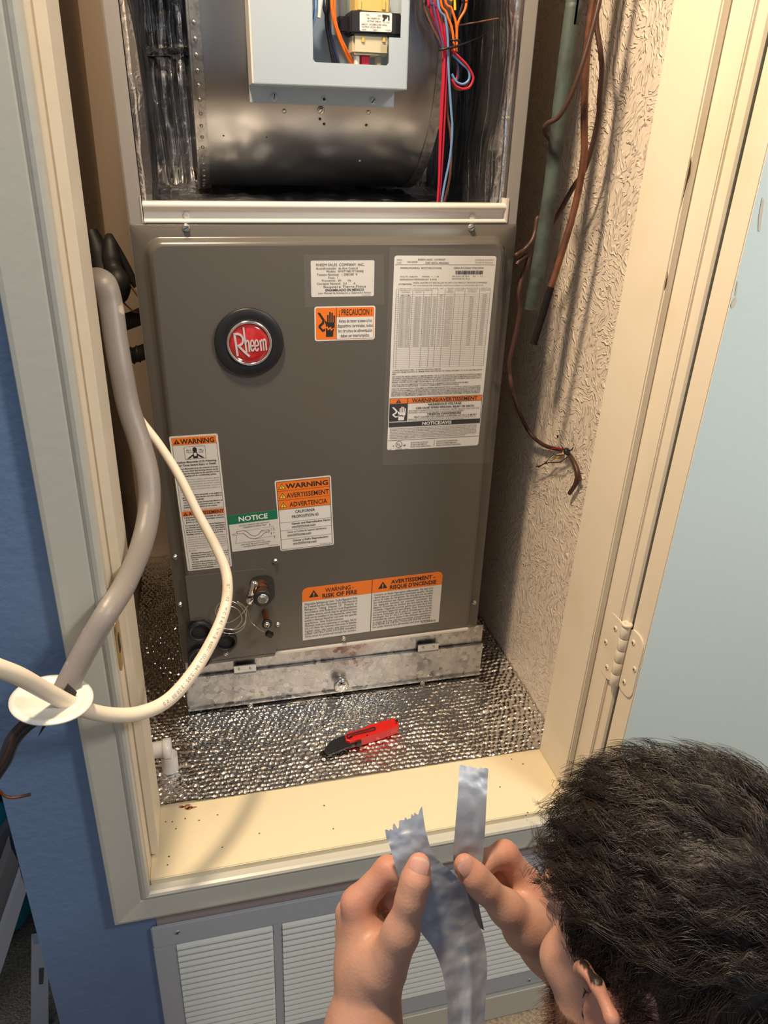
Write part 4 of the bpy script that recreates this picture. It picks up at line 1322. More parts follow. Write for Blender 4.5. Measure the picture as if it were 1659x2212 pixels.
galv_dark = mat('blower_rim_steel', (0.34, 0.33, 0.32), 0.4, 0.9, mottle=(120, (0.22, 0.215, 0.21), 0.45, 0.65))
shell(BX0 - 0.004, BX0 + 0.012, 0.0016, 'seam_flange', True)
shell(BX0 - 0.0045, BX0 - 0.002, 0.006, 'rim_edge')
shell(BX1, BX1 + 0.015, -0.0015, 'seam_flange')
for x in (BX0 - 0.002, BX1 + 0.001):
    poly = pf + [(BY + BR * 0.96, 1.385)]
    MB().extrude(poly, (x, 0, 0), (0, 1, 0), (0, 0, 1), (0.0015, 0, 0)).build('side_plate', blower_steel, unit)

# little rivets, holes and screws on the scroll
for px, py, kind in ((693, 238, 's'), (614, 240, 'r'), (796, 243, 'r'), (691, 257, 'h'), (700, 268, 'h'), (791, 270, 'h'), (777, 347, 'w'), (483, 293, 'h2'), (576, 296, 'h2')):
    uy = BY - BR
    q = un(px, py, uy)
    for _ in range(6):
        if q[2] < BZ:
            uy = BY - math.sqrt(max(BR ** 2 - (BZ - q[2]) ** 2, 1e-6))
            q = un(px, py, uy)
    n = np.array([0, q[1] - BY, min(q[2] - BZ, 0)]); n /= np.linalg.norm(n)
    if kind == 's':
        hex_screw(q, n, 0.0042, unit, 'screw', 0.9)
    elif kind in ('r', 'w'):
        MB().lathe(q, n, [(0.0032 if kind == 'r' else 0.0014, -0.0005), (0.0028 if kind == 'r' else 0.0012, 0.0008), (0.001, 0.0013)], 12).build('rivet', steel if kind == 'r' else white_ink, unit)
    else:
        MB().lathe(q, n, [(0.0019 if kind == 'h' else 0.0011, 0.0002), (0.0019 if kind == 'h' else 0.0011, 0.0006)], 12).build('pilot_hole', dark_void, unit)

# control plate: bent box in front of the scroll, with a window
CY = 0.022
cl, crr = un(546, 180, CY), un(879, 195, CY)
X0, X1, Z0 = cl[0], crr[0], (cl[2] + crr[2]) / 2
wl, wr_, wr2 = un(676, 100, CY)[0], un(840, 120, CY)[0], un(866, 60, CY)[0]
wz0, wz1 = un(760, 138, CY)[2], un(850, 81, CY)[2]
k = MB()
T_ = 0.0014
outl = [(X0, Z0), (X1, Z0), (X1, ZT - 0.02), (wr2, ZT - 0.02), (wr2, wz1), (wr_, wz1), (wr_, wz0 + 0.003), (wr_ - 0.003, wz0), (wl + 0.003, wz0), (wl, wz0 + 0.003), (wl, ZT - 0.02), (X0, ZT - 0.02)]
k.extrude(outl, (0, CY, 0), (1, 0, 0), (0, 0, 1), (0, T_, 0))
k.box((X0, CY, Z0), (X1, BY - BR, Z0 + T_))
k.box((X1 - T_, CY, Z0), (X1, BY - BR, ZT - 0.02))
cplate = k.build('control_plate', plate_grey, unit)
cplate['label'] = 'pale grey bent plate with a window for the transformer'
MB().box((X0 - T_ * 0.5, CY - 0.0004, Z0 + 0.0005), (X0 + T_, BY - BR - 0.004, ZT - 0.02)).build('plate_side', rail_grey, cplate)  # warm light on this left return put into its lighter, warmer grey
fl0, fl1 = un(540, 221, BY - BR - 0.003), un(851, 233, BY - BR - 0.003)
MB().box((fl0[0], BY - BR - 0.003, (fl0[2] + fl1[2]) / 2), (fl1[0], BY - BR - 0.0005, Z0 + 0.001), 0, 0.0006).build('mounting_flange', plate_grey, cplate)
MB().box((X0, BY - BR - 0.002, Z0), (X1, BY - BR - 0.001, ZT - 0.03)).build('inner_back', plate_grey, cplate)
for px, py in ((592, 209), (805, 218)):
    hex_screw(un(px, py, BY - BR - 0.003), NY, 0.0042, unit, 'screw', random.uniform(0, 3), plate_grey)
MB().lathe(un(700, 214, BY - BR - 0.003), NY, [(0.0036, 0), (0.0034, 0.0012), (0.002, 0.0012), (0.0019, 0.0002)], 16).build('eyelet', plate_grey, unit)
MB().lathe(un(700, 214, BY - BR - 0.003), NY, [(0.002, 0.0002), (0.002, 0.0008)], 12).build('pilot_hole', dark_void, unit)

# transformer
TY = 0.030
tl, br = un(760, 22, TY), un(868, 78, TY)
tr = MB().box((un(757, 40, TY)[0], TY, br[2]), (br[0], 0.076, tl[2]), 0, 0.002).build('transformer', black_plastic, unit)
tr['label'] = 'black cored transformer with amber bobbins'
lf = un(732, 50, TY + 0.02)
MB().box((lf[0], TY + 0.022, br[2] + 0.003), (un(760, 50, TY)[0], 0.074, tl[2] - 0.004), 0, 0.001).build('core_foot', black_plastic, tr)
MB().box((un(716, 50, 0.07)[0], 0.068, br[2]), (lf[0] + 0.002, 0.072, tl[2] - 0.006), 0, 0.0008).build('bracket_ear', plate_grey, tr)
a0, a1 = un(768, 22, TY + 0.004), un(843, 0, TY + 0.004)
MB().box((a0[0], TY + 0.004, tl[2] - 0.001), (a1[0], 0.07, tl[2] + 0.035), 0, 0.002).build('bobbin', amber_bobbin, tr)
c0_, c1_ = un(762, 117, TY + 0.004), un(841, 117, TY + 0.004)
MB().box((c0_[0], TY + 0.004, c0_[2]), (c1_[0], 0.07, br[2] + 0.001), 0, 0.003).build('bobbin', cream_bobbin, tr)
for (xa, xb), zt, mt in (((773, 781), 1, amber_bobbin), ((825, 833), 1, amber_bobbin), ((781, 788), 0, amber_bobbin), ((826, 833), 0, amber_bobbin)):
    p0, p1 = un(xa, 80 if not zt else 12, TY + 0.003), un(xb, 92 if not zt else 22, TY + 0.003)
    MB().box((p0[0], TY + 0.0025, p1[2]), (p1[0], TY + 0.0055, p0[2] + (0.006 if zt else 0)), 0, 0.0006).build('terminal_clip', mt, tr)
for xa, xb, mt in ((766, 776, white_plastic), (779, 798, wire_red), (812, 824, cream_bobbin)):
    p0, p1 = un(xa, 119, TY + 0.012), un(xb, 145, TY + 0.012)
    MB().box((p0[0], TY + 0.010, p1[2]), (p1[0], TY + 0.020, p0[2] + 0.001), 0, 0.0012).build('spade_sleeve', mt, tr)
L = Label(un(777, 25, TY - 0.0006), un(847, 28, TY - 0.0006), un(777, 67, TY - 0.0006), 60)
L.rr(0, 0, 100, 60, 5, WHT, 0)
L.text('5V', 20, 12, 8, BLK); L.text('24V', 55, 13, 8, BLK)
L.text('46-106893-01', 23, 22, 8, BLK, width=40); L.text('ECTHF 24B24', 23, 31, 8, BLK, width=42)
L.text('INPUT:  AC208V/240V 60Hz', 6, 41, 8, BLK, width=78); L.text('OUTPUT: AC24V 40VA', 6, 49, 8, BLK, width=60)
L.text('240V', 6, 57.5, 7, BLK); L.text('208V', 40, 57.5, 7, BLK); L.text('COM', 80, 57.5, 7, BLK)
for pts in ([(70, 6), (92, 8), (92, 24), (88, 24), (88, 12), (84, 12), (84, 18), (80, 18), (76, 26), (70, 26), (75, 17), (70, 14)],):
    L.poly(pts, BLK, 3)
L.text('E311928', 72, 32, 6, GRY, width=20)
done(L, 'transformer_sticker', 'small white transformer sticker').parent = tr


# wires
def wire(pts, m, r=0.0016, name='wire', parent=None, uy=0.0, n=9):
    P = [un(p[0], p[1], p[2] if len(p) > 2 else uy) for p in pts]
    if pts[0][1] <= -20:
        P.insert(0, P[0] + np.array([0, 0.012, 0.16]))          # carries on up to the controls above
    return MB().tube(spline(P, n), r, 8).build(name, m, parent or unit)


wire([(681, -30), (680, 30), (672, 60)], wire_blue, 0.0022, uy=0.03)
wire([(695, -40, .05), (706, 40, .05), (722, 105, .055), (735, 150, .06)], wire_navy, 0.0020)
wire([(712, -40, .05), (708, 40, .05), (715, 95, .055), (728, 150, .06)], wire_black, 0.0022)
wire([(708, -40, .048), (704, 40, .048), (711, 90, .052), (722, 150, .058)], wire_black, 0.0018)
wire([(716, -40, .04), (719, 30, .04), (730, 75, .045), (745, 112, .05), (765, 150, .055)], wire_orange, 0.0022)
wire([(722, -40, .042), (724, 40, .042), (736, 80, .046), (752, 115, .05), (772, 152, .056)], wire_orange, 0.0018)
p0 = un(692, -10, 0.035); p1 = un(686, 38, 0.035)
MB().tube(np.linspace(p0, p1, 4), 0.0042, 12).build('wire_tag', white_plastic, unit)

H = 0.045
bundle = [
    ([(938, -30), (944, 20), (953, 60), (960, 105), (960, 150), (956, 220), (952, 300), (949, 380), (944, 455)], wire_red, H),
    ([(948, -30), (956, 20), (960, 60), (963, 105), (964, 150), (962, 220), (958, 300), (953, 380), (947, 455)], wire_red, H + .002),
    ([(925, -30), (930, 20), (945, 60), (957, 105), (957, 160), (953, 230), (950, 310), (947, 455)], wire_red, H + .004),
    ([(945, -20), (962, 40), (967, 80), (968, 110), (969, 150), (974, 230), (977, 280), (972, 340), (960, 400), (951, 455)], wire_blue, H - .002),
    ([(918, -30), (916, 10), (930, 50), (950, 90), (957, 108)], wire_brown, H + .004),
    ([(922, -30), (918, 15), (926, 45), (938, 60), (940, 75), (948, 95), (956, 108)], wire_navy, H + .006),
    ([(950, -30), (965, 30), (976, 60), (980, 90), (982, 110)], wire_orange, H),
    ([(960, -30), (976, 20), (985, 50), (987, 80), (986, 112)], wire_orange, H + .002),
    ([(970, -30), (981, -5), (983, 22)], wire_yellow, H + .004),
    ([(1008, -30), (1008, 0), (1004, 22), (990, 48), (986, 80)], wire_orange, H + .008),
    ([(1000, -30), (1000, 5), (990, 40), (986, 80)], wire_black, H + .01),
    ([(930, -25), (936, 10), (944, 50), (955, 90), (958, 110)], wire_purple, H - .003),
    ([(958, -30), (965, 30), (970, 70), (972, 110), (968, 180), (966, 240), (974, 300), (972, 380), (955, 455)], wire_brown, H + .006),
    ([(976, 108), (990, 122), (1008, 140), (1020, 160), (1022, 172), (1014, 188), (1000, 192), (985, 186), (976, 172)], wire_red, H - .002),
    ([(978, 118), (996, 136), (1012, 152), (1013, 172), (1000, 182), (985, 176), (976, 160)], wire_blue, H),
    ([(975, 120), (985, 128), (990, 150), (988, 172), (978, 178)], wire_navy, H + .003),
    ([(976, 110), (994, 128), (1012, 148), (1014, 170), (1003, 190), (992, 193), (980, 188), (974, 170)], wire_brown, H + .003),
    ([(977, 115), (987, 130), (989, 160), (984, 172), (976, 165)], wire_red, H + .004),
]
for pts, m, uy in bundle:
    wire(pts, m, 0.0017, uy=uy)
for px, py, tilt, rx in ((968, 104, -0.25, 0.0125), (982, 88, 0.0, 0.006)):
    q = un(px, py, H)
    MB().tube([q + np.array([rx * math.cos(a), 0.007 * math.sin(a), -tilt * rx * math.cos(a) * 0.9]) for a in np.linspace(0, 6.283, 26)], 0.0014, 6).build('zip_tie', black_plastic, unit)
wire([(965, 106, .04), (1000, 95, .05), (1060, 70, .14), (1128, 30, .10)], wire_black, 0.0009, 'zip_tie_tail')
wire([(960, 60, .10), (1030, 48, .08), (1130, 30, .02)], wire_brown, 0.0010, 'thermostat_lead')
MB().lathe(un(940, 273, 0.13), (0.9, -0.4, 0.0), [(0.006, 0), (0.0065, 0.002), (0.0045, 0.004), (0.0045, 0.009), (0.003, 0.010)], 12).build('brass_plug', brass, unit)

# ------------------------------------------------------------------ galvanised filter base
base = empty('filter_base', (0.22, 1.088, ZF))
tag(base, 'galvanised filter base with a hinged door under the air handler', 'filter base')
BO = np.array([0.22, 1.088, ZF])
bl_, br_ = -0.055, 0.499
YF = 1.088


def bb(lo, hi, bev=0.0):
    return MB().box(np.array(lo) - BO, np.array(hi) - BO, 0, bev)


k = bb((bl_, YF + 0.002, ZF + 0.004), (bl_ + 0.002, 1.60, 0.656))
for q in (bb((br_ - 0.002, YF + 0.002, ZF + 0.004), (br_, 1.60, 0.656)), bb((bl_, YF, 0.612), (br_, YF + 0.002, 0.656)), bb((bl_, YF + 0.002, 0.652), (br_, 1.60, 0.656)), bb((bl_, YF - 0.012, ZF + 0.0005), (br_, YF + 0.02, ZF + 0.004))):
    k.add(q.v, q.f)
k.build('base_body', galv, base)
dk = bb((bl_ - 0.002, YF - 0.006, ZF + 0.012), (br_ + 0.002, YF - 0.0005, 0.616), 0.001)
dk.add(*(lambda q: (q.v, q.f))(bb((bl_ - 0.002, YF - 0.010, ZF + 0.010), (br_ + 0.002, YF - 0.001, ZF + 0.016), 0.0012)))
fdoor = dk.build('filter_door', galv, base)
for px0, px1, py in ((505, 553, 1438), (903, 947, 1387)):
    p0, p1 = at_y(px0, py, YF - 0.006), at_y(px1, py, YF - 0.006)
    zc = 0.6165
    hgl = bb((p0[0], YF - 0.0095, zc - 0.003), (p1[0], YF - 0.0062, zc + 0.016), 0.0006)
    hgl.cyl(np.array([p0[0], YF - 0.0095, zc - 0.002]) - BO, np.array([p1[0], YF - 0.0095, zc - 0.002]) - BO, 0.0024, 10)
    hh = hgl.build('hinge', steel, base)
    for t in (0.25, 0.75):
        MB().lathe(np.array([p0[0] + (p1[0] - p0[0]) * t, YF - 0.0095, zc + 0.009]) - BO, NY, [(0.003, 0), (0.0026, 0.001), (0.001, 0.0014)], 12).build('rivet', steel, hh)
kq = at_y(737, 1486, YF - 0.02) - BO
kb = MB().lathe((kq[0], -0.006, kq[2] + 0.006), NY, [(0.006, 0), (0.006, 0.006), (0.0125, 0.008), (0.0142, 0.010), (0.0142, 0.016), (0.0120, 0.0188), (0.005, 0.020)], 22)
kb.build('knob', chrome, base)
for px, py in ((541, 1527), (914, 1472)):
    q = at_y(px, py, YF - 0.012) - BO
    hex_screw((q[0], -0.010, 0.008), NY, 0.004, base, 'screw', 0.8)

# ------------------------------------------------------------------ bubble foil on the closet floor
def bubbles(x, y):
    s = 0.0102
    xr = x + 0.006 * (vnoise(x * 70, y * 70, 31) - 0.5) + 0.012 * (vnoise(x * 17, y * 17, 35) - 0.5)
    yr = y + 0.0045 * (vnoise(x * 80, y * 80, 32) - 0.5) + 0.010 * (vnoise(x * 13, y * 13, 36) - 0.5)
    row = np.floor(yr / (s * 0.9))
    fx = (xr / s + 0.5 * (row % 2)) % 1.0 - 0.5
    fy = (yr / (s * 0.9)) % 1.0 - 0.5
    d = np.sqrt(fx * fx + (fy * 0.95) ** 2) / 0.5
    return (0.0014 + 0.0018 * vnoise(x * 80, y * 80, 37)) * np.sqrt(np.clip(1 - d * d, 0, 1)) + 0.004 * vnoise(x * 14, y * 14, 33) + 0.0022 * vnoise(x * 110, y * 110, 34)


xs, ys = np.arange(XWL + 0.001, XWR - 0.001, 0.0017), np.arange(0.8775, YB - 0.002, 0.0017)
X, Y = np.meshgrid(xs, ys)
Zg = ZF - 0.001 + bubbles(X, Y)
Zg += np.where((X < -0.045) & (Y < 0.915), 0.003, 0)           # overlapping scrap at the front left corner
xm, ym = (X[:-1, :-1] + X[1:, 1:]) / 2, (Y[:-1, :-1] + Y[1:, 1:]) / 2
mask = (ym < 1.16) | (xm < -0.035) | (xm > 0.45)
fm = MB().grid(np.stack([X, Y, Zg], -1), 0, True, mask)
fo = fm.build('foil_floor_mat', bubble_foil, fix=False)
tag(fo, 'silver bubble foil mat covering the closet floor', 'floor mat')

# ------------------------------------------------------------------ PVC drain stub by the left jamb
pc = at_z(352, 1618, ZF + 0.048)
pv = empty('drain_pipe', (XL + 0.026, pc[1], ZF))
tag(pv, 'short white plastic drain pipe standing on the foil beside the left jamb', 'pipe')
PO = np.array([XL + 0.026, pc[1], ZF])
R_ = 0.0165
tip = at_y(370, 1618, pc[1])[0] - PO[0]
k = MB().tube([(0, 0, 0.003), (0, 0, 0.034)], R_ * 0.8, 24).build('riser', pvc, pv)
MB().lathe((-0.008, 0, 0.048), (1, 0, 0), [(R_ * 0.9, 0), (R_, 0.002), (R_, tip + 0.008), (R_ * 0.82, tip + 0.008), (R_ * 0.8, tip - 0.02)], 28, caps=True).build('elbow', pvc, pv)
MB().lathe((tip - 0.012, 0, 0.048), (1, 0, 0), [(R_ * 0.8, 0), (R_ * 0.8, 0.0005)], 20).build('bore', dark_void, pv)

# ------------------------------------------------------------------ red folding utility knife
kz = ZF + 0.005
kx = lambda x, y, z: at_z(660 + x / 6.9125, 1520 + y / 6.9125, z)
kn = empty('utility_knife', at_z(775, 1595, kz))
tag(kn, 'red folding utility knife with black blade lying on the foil', 'knife')
KO = np.array(kn.location)


def slab(pts, ztop, th, m, name, par=kn, bev=0.0012):
    top = [kx(x, y, ztop) - KO for x, y in pts]
    c = np.mean(top, 0)
    rings = []
    for dz, sc in ((0, 0.965), (-bev * 0.4, 0.988), (-bev, 1.0), (-th + bev, 1.0), (-th, 0.985)):
        rings.append([c + (p - c) * sc + np.array([0, 0, dz]) for p in top])
    return MB().rings(rings, 0, True, True, True, False).build(name, m, par)


hd = slab([(592, 470), (640, 425), (760, 398), (885, 358), (930, 322), (1060, 287), (1200, 246), (1330, 216), (1378, 246), (1396, 305), (1385, 330), (1150, 418), (900, 500), (665, 562), (600, 540)], ZF + 0.021, 0.0165, red_plastic, 'handle')
slab([(590, 472), (480, 508), (400, 538), (345, 588), (292, 650), (272, 700), (330, 738), (480, 676), (640, 612), (760, 578), (770, 545), (600, 540)], ZF + 0.016, 0.006, black_plastic, 'blade_carrier')
slab([(330, 742), (480, 680), (640, 617), (760, 583), (760, 600), (640, 640), (480, 705), (345, 760)], ZF + 0.0135, 0.005, dark_steel, 'carrier_edge', kn, 0.0004)
slab([(205, 738), (262, 690), (300, 700), (340, 742), (262, 795)], ZF + 0.0085, 0.0015, dark_steel, 'blade', kn, 0.0002)
slab([(765, 560), (835, 545), (838, 590), (765, 600)], ZF + 0.0175, 0.008, black_plastic, 'lock_button', kn, 0.0004)
cl_ = [kx(x, y, ZF + 0.0235) - KO for x, y in ((640, 515), (620, 470), (700, 440), (830, 405), (940, 375), (1010, 350), (1040, 360), (1030, 385), (940, 410), (830, 435), (720, 465), (665, 490))]
MB().tube(spline(cl_, 6), 0.0009, 7).build('wire_clip', black_plastic, hd)
for x, y in ((920, 473), (1353, 293)):
    MB().lathe(kx(x, y, ZF + 0.021) - KO, (0, 0, 1), [(0.0016, 0), (0.0013, 0.0006)], 12).build('pin', black_plastic, hd)
slab([(1335, 250), (1375, 225), (1385, 265), (1360, 275)], ZF + 0.0215, 0.002, black_plastic, 'lanyard_hole', hd, 0.0003)
slab([(640, 505), (690, 480), (695, 500), (650, 520)], ZF + 0.0225, 0.002, dark_steel, 'clip_screw', hd, 0.0003)


# ------------------------------------------------------------------ cables and pipes
def run(pts, n=9):
    return spline([at_y(*p) for p in pts], n)


# grey service cable, split at its lower end over a round white plate
gc = empty('service_cable', at_y(115, 1510, 0.665))
tag(gc, 'thick grey cable hanging across the left casing with its jacket cut open', 'cable')
GO_ = np.array(gc.location)
gp = run([(185, 640, 1.06), (205, 606, 1.04), (226, 612, 1.01), (240, 660, 1.0), (250, 730, 0.985), (262, 800, 0.97), (278, 880, 0.955), (303, 960, 0.935), (320, 1030, 0.91), (322, 1100, 0.885), (305, 1180, 0.84), (270, 1262, 0.765), (235, 1318, 0.725), (195, 1385, 0.705), (160, 1450, 0.69), (138, 1494, 0.68)])
MB().tube(gp - GO_, [0.0155, 0.0150, 0.0148, 0.0145, 0.0142, 0.0135, 0.0130, 0.0126], 20, flat=((0.25, -0.9, 0.3), 0.72)).build('outer_jacket', grey_cable, gc)
for dx, dy, rr2, mt in ((-3, 4, 0.0052, wire_black), (6, 10, 0.005, wire_black), (2, -2, 0.0045, brown_cable)):
    cpts = run([(150 + dx, 1470 + dy, 0.685), (128 + dx, 1503 + dy, 0.675), (100 + dx, 1532 + dy, 0.665), (60 + dx, 1556 + dy, 0.655), (28 + dx, 1590 + dy, 0.65), (8 + dx, 1635 + dy, 0.645), (-30 + dx, 1690 + dy, 0.64)])
    MB().tube(cpts - GO_, rr2, 12).build('conductor', mt, gc)
bw = run([(-30, 1690, 0.64), (-4, 1706, 0.64), (10, 1719, 0.64), (30, 1723, 0.64), (67, 1716, 0.64)])
MB().tube(bw - GO_, 0.0016, 8).build('bare_conductor', old_copper, gc)
# flap of torn jacket
for pts in ([(146, 1478), (166, 1496), (160, 1512), (132, 1500)], [(124, 1496), (150, 1506), (135, 1532), (104, 1530), (120, 1520)], [(100, 1548), (116, 1545), (98, 1570), (82, 1592)], [(112, 1480), (122, 1484), (128, 1500), (114, 1500)]):
    P = [at_y(x, y, 0.668) - GO_ for x, y in pts]
    Q = [p + np.array([0, 0.0012, 0]) for p in P]
    n_ = len(P)
    MB().add(P + Q, [tuple(range(n_)), tuple(range(n_, 2 * n_))[::-1]] + [(i, (i + 1) % n_, (i + 1) % n_ + n_, i + n_) for i in range(n_)]).build('jacket_flap', wire_black if pts[0][0] != 112 else steel, gc)
pq = at_y(112, 1514, 0.664)
pd = MB().lathe(pq, (0.14, 0.02, 0.99), [(0.008, 0.0), (0.036, 0.0), (0.0405, 0.0012), (0.0405, 0.0030), (0.0340, 0.0045), (0.0325, 0.0022), (0.010, 0.0022), (0.008, 0.0030)], 44)
pdo = pd.build('cable_escutcheon', white_plastic)
tag(pdo, 'round white plastic plate threaded on the grey cable', 'plate')

# white cable looping out of the closet
wp = run([(268, 840, 1.0), (284, 868, 0.985), (302, 905, 0.975), (345, 962, 0.955), (388, 1030, 0.935), (428, 1110, 0.915), (468, 1185, 0.895), (490, 1245, 0.875), (487, 1310, 0.845), (459, 1382, 0.805), (415, 1455, 0.765), (362, 1513, 0.735), (300, 1541, 0.71), (235, 1544, 0.69), (172, 1529, 0.67), (105, 1496, 0.645), (42, 1461, 0.62), (-25, 1436, 0.60)], 10)
wp = np.vstack([wp[:-1], spline([wp[-1], wp[-1] + (-0.10, -0.05, 0.01), wp[-1] + (-0.22, -0.12, -0.14), wp[-1] + (-0.26, -0.15, -0.5), wp[-1] + (-0.30, -0.12, -wp[-1][2] + 0.012), wp[-1] + (-0.50, -0.05, -wp[-1][2] + 0.012)], 10)])
_nv = len(wp) - 51
wr_l = np.concatenate([np.interp(np.linspace(0, 1, _nv), np.linspace(0, 1, 12), [0.0052, 0.0055, 0.0058, 0.0062, 0.0066, 0.0072, 0.0080, 0.0084, 0.0086, 0.0086, 0.0086, 0.0088]), np.full(51, 0.0088)])
wc = MB().tube(wp, wr_l, 18).build('white_power_cable', white_cable)
tag(wc, 'white sheathed power cable looping from the closet to the left edge', 'cable')
# printed legend on the sheath
seg = np.linalg.norm(np.diff(wp, axis=0), axis=1)
cum = np.concatenate([[0], np.cumsum(seg)])
rad = np.interp(np.linspace(0, 1, len(wp)), np.linspace(0, 1, len(wr_l)), wr_l)
s0 = cum[int(np.argmin(np.abs(wp - at_y(490, 1262, 0.868)).sum(1)))]
camp = np.array([0, 0, CH])
leg = MB()
size = 0.0062
xcur = 0.0
for ch in '07 1 102 1 MIC 3/4E  NM-B  600V  (UL)  04/12/05 13:50:00 10 0':
    v, f, adv = GLY[False].get(ch, GLY[False]['x'])
    if len(v):
        out = []
        for p in v:
            s = s0 + xcur + p[0] * size
            c = np.array([np.interp(s, cum, wp[:, i]) for i in range(3)])
            t = np.array([np.interp(s + 0.001, cum, wp[:, i]) for i in range(3)]) - c
            t /= np.linalg.norm(t)
            r_ = np.interp(s, cum, rad)
            nv = camp - c
            nv -= t * (nv @ t)
            nv /= np.linalg.norm(nv)
            sd = np.cross(nv, t)
            a = (p[1] - 0.34) * size / r_ + 0.12
            out.append(c + (nv * math.cos(a) + sd * math.sin(a)) * r_ * 1.012)
        leg.add(out, f)
    xcur += adv * size * 1.15
leg.build('printed_legend', cable_ink, wc, fix=False)

# verdigris pipe and copper tube on the right
gpp = [at_y(x, y, 1.03) for x, y in ((1250, -70), (1241, 0), (1226, 108), (1213, 217), (1202, 325), (1188, 434), (1168, 542), (1144, 668))]
gx = np.mean([p[0] for p in gpp])
gpp = [np.array([p[0] * 0.6 + gx * 0.4, 1.03, p[2]]) for p in gpp]
gpp.insert(0, gpp[0] + np.array([0, 0.0, 0.7]))
vp = MB().tube(spline(gpp, 5), 0.0104, 22)
vo_ = vp.build('verdigris_pipe', verdigris)
tag(vo_, 'cut vertical copper pipe with dull green patina beside the air handler', 'pipe')
ct = [(1300, -90), (1282, 0), (1272, 70), (1265, 150), (1262, 260), (1262, 330), (1252, 400), (1236, 470), (1214, 545), (1190, 620)]
c2 = [(1190, 620), (1178, 660), (1166, 700), (1152, 743)]
P = run([(x, y, 0.995) for x, y in ct], 7)
P = np.vstack([P[0] + np.array([0.01, 0, 0.6]), P])
cto = empty('copper_tube', P[-1])
tag(cto, 'thin bent copper tube with a charred end in front of the right wall', 'tube')
MB().tube(P - P[-1], 0.0047, 14).build('tube', old_copper, cto)
P2 = run([(x, y, 0.995) for x, y in c2], 7)
MB().tube(P2 - P[-1], [0.0048, 0.0053, 0.005, 0.0054], 14).build('charred_end', charred, cto)

ca = run([(1305, -80, 1.0), (1295, 0, 0.985), (1275, 80, 0.98), (1253, 155, 0.978), (1230, 215, 0.985), (1206, 253, 0.995), (1184, 266, 1.005), (1176, 276, 1.015), (1180, 290, 1.04), (1192, 306, 1.055), (1200, 330, 1.06), (1205, 380, 1.06)])
ca = np.vstack([ca[0] + np.array([0.01, 0, 0.5]), ca])
tag(MB().tube(ca, 0.0032, 10).build('control_cable', brown_cable), 'brown control cable crossing in front of the green pipe', 'cable')
cb = run([(1296, -60, 1.03), (1288, 40, 1.03), (1297, 110, 1.02), (1300, 150, 1.02), (1295, 210, 1.02), (1293, 250, 1.02), (1280, 312, 1.02), (1262, 368, 1.03), (1238, 405, 1.045), (1206, 462, 1.055), (1180, 495, 1.06), (1162, 470, 1.065), (1156, 500, 1.06), (1148, 522, 1.055), (1132, 540, 1.055), (1118, 549, 1.048), (1114, 552, 1.05)])
cb = np.vstack([cb[0] + np.array([0.01, 0, 0.5]), cb])
tag(MB().tube(cb, 0.0034, 10).build('control_cable', brown_cable), 'brown control cable passing behind the copper tube into the cabinet', 'cable')
pts = [at_y(x, y, yy) for x, y, yy in ((1116, 572, 1.048), (1124, 562, 1.05), (1139, 552, 1.06), (1140, 565, 1.058), (1129, 597, 1.055), (1121, 633, 1.05), (1123, 669, 1.05), (1114, 720, 1.05), (1101, 777, 1.05), (1101, 805, 1.05), (1108, 850, 1.05))]
pts += [at_x(1125, 898, 0.545), at_x(1146, 937, 0.560), at_x(1176, 962, 0.569), at_x(1216, 973, 0.572)]
cco = empty('thermostat_cable', pts[-1])
tag(cco, 'brown thermostat cable with stripped coloured ends lying against the textured wall', 'cable')
CO = pts[-1]
MB().tube(spline(pts, 8) - CO, 0.0034, 10).build('jacket', brown_cable, cco)
p3 = [at_x(x, y, 0.570) for x, y in ((1219, 972), (1232, 985), (1243, 1006), (1248, 1026), (1243, 1046), (1230, 1066))]
MB().tube(spline(p3, 7) - CO, [0.0022, 0.0034, 0.0042, 0.0044, 0.0036, 0.0034], 12).build('jacket', brown_cable, cco)
MB().tube(spline([at_x(x, y, 0.5705) for x, y in ((1247, 1034), (1252, 1036), (1254, 1035))], 5) - CO, [0.003, 0.0016], 8).build('jacket_spur', brown_cable, cco)
blk = at_x(1224, 974, 0.567) - CO
MB().lathe(blk, (0.1, -0.6, -0.5), [(0.002, -0.005), (0.005, -0.002), (0.0052, 0.003), (0.003, 0.007)], 10).build('tape_wrap', wire_black, cco)
for m, q in ((wire_red, [(1218, 970), (1203, 968), (1192, 970), (1184, 975)]), (wire_black, [(1215, 983), (1195, 984), (1185, 993), (1172, 1004), (1158, 1008)]), (wire_black, [(1226, 987), (1210, 998), (1196, 999), (1178, 1001), (1163, 1009)]), (wire_orange, [(1217, 975), (1219, 980), (1206, 986), (1199, 991), (1190, 996)]), (wire_yellow, [(1218, 973), (1214, 980), (1205, 988), (1191, 995)]), (white_plastic, [(1219, 972), (1221, 978), (1196, 985), (1184, 996)]), (wire_black, [(1224, 972), (1234, 972), (1238, 967)]), (wire_black, [(1218, 971), (1215, 966), (1214, 963)])):
    MB().tube(spline([at_x(x, y, 0.564) for x, y in q], 6) - CO, 0.0009, 6).build('stripped_wire', m, cco)

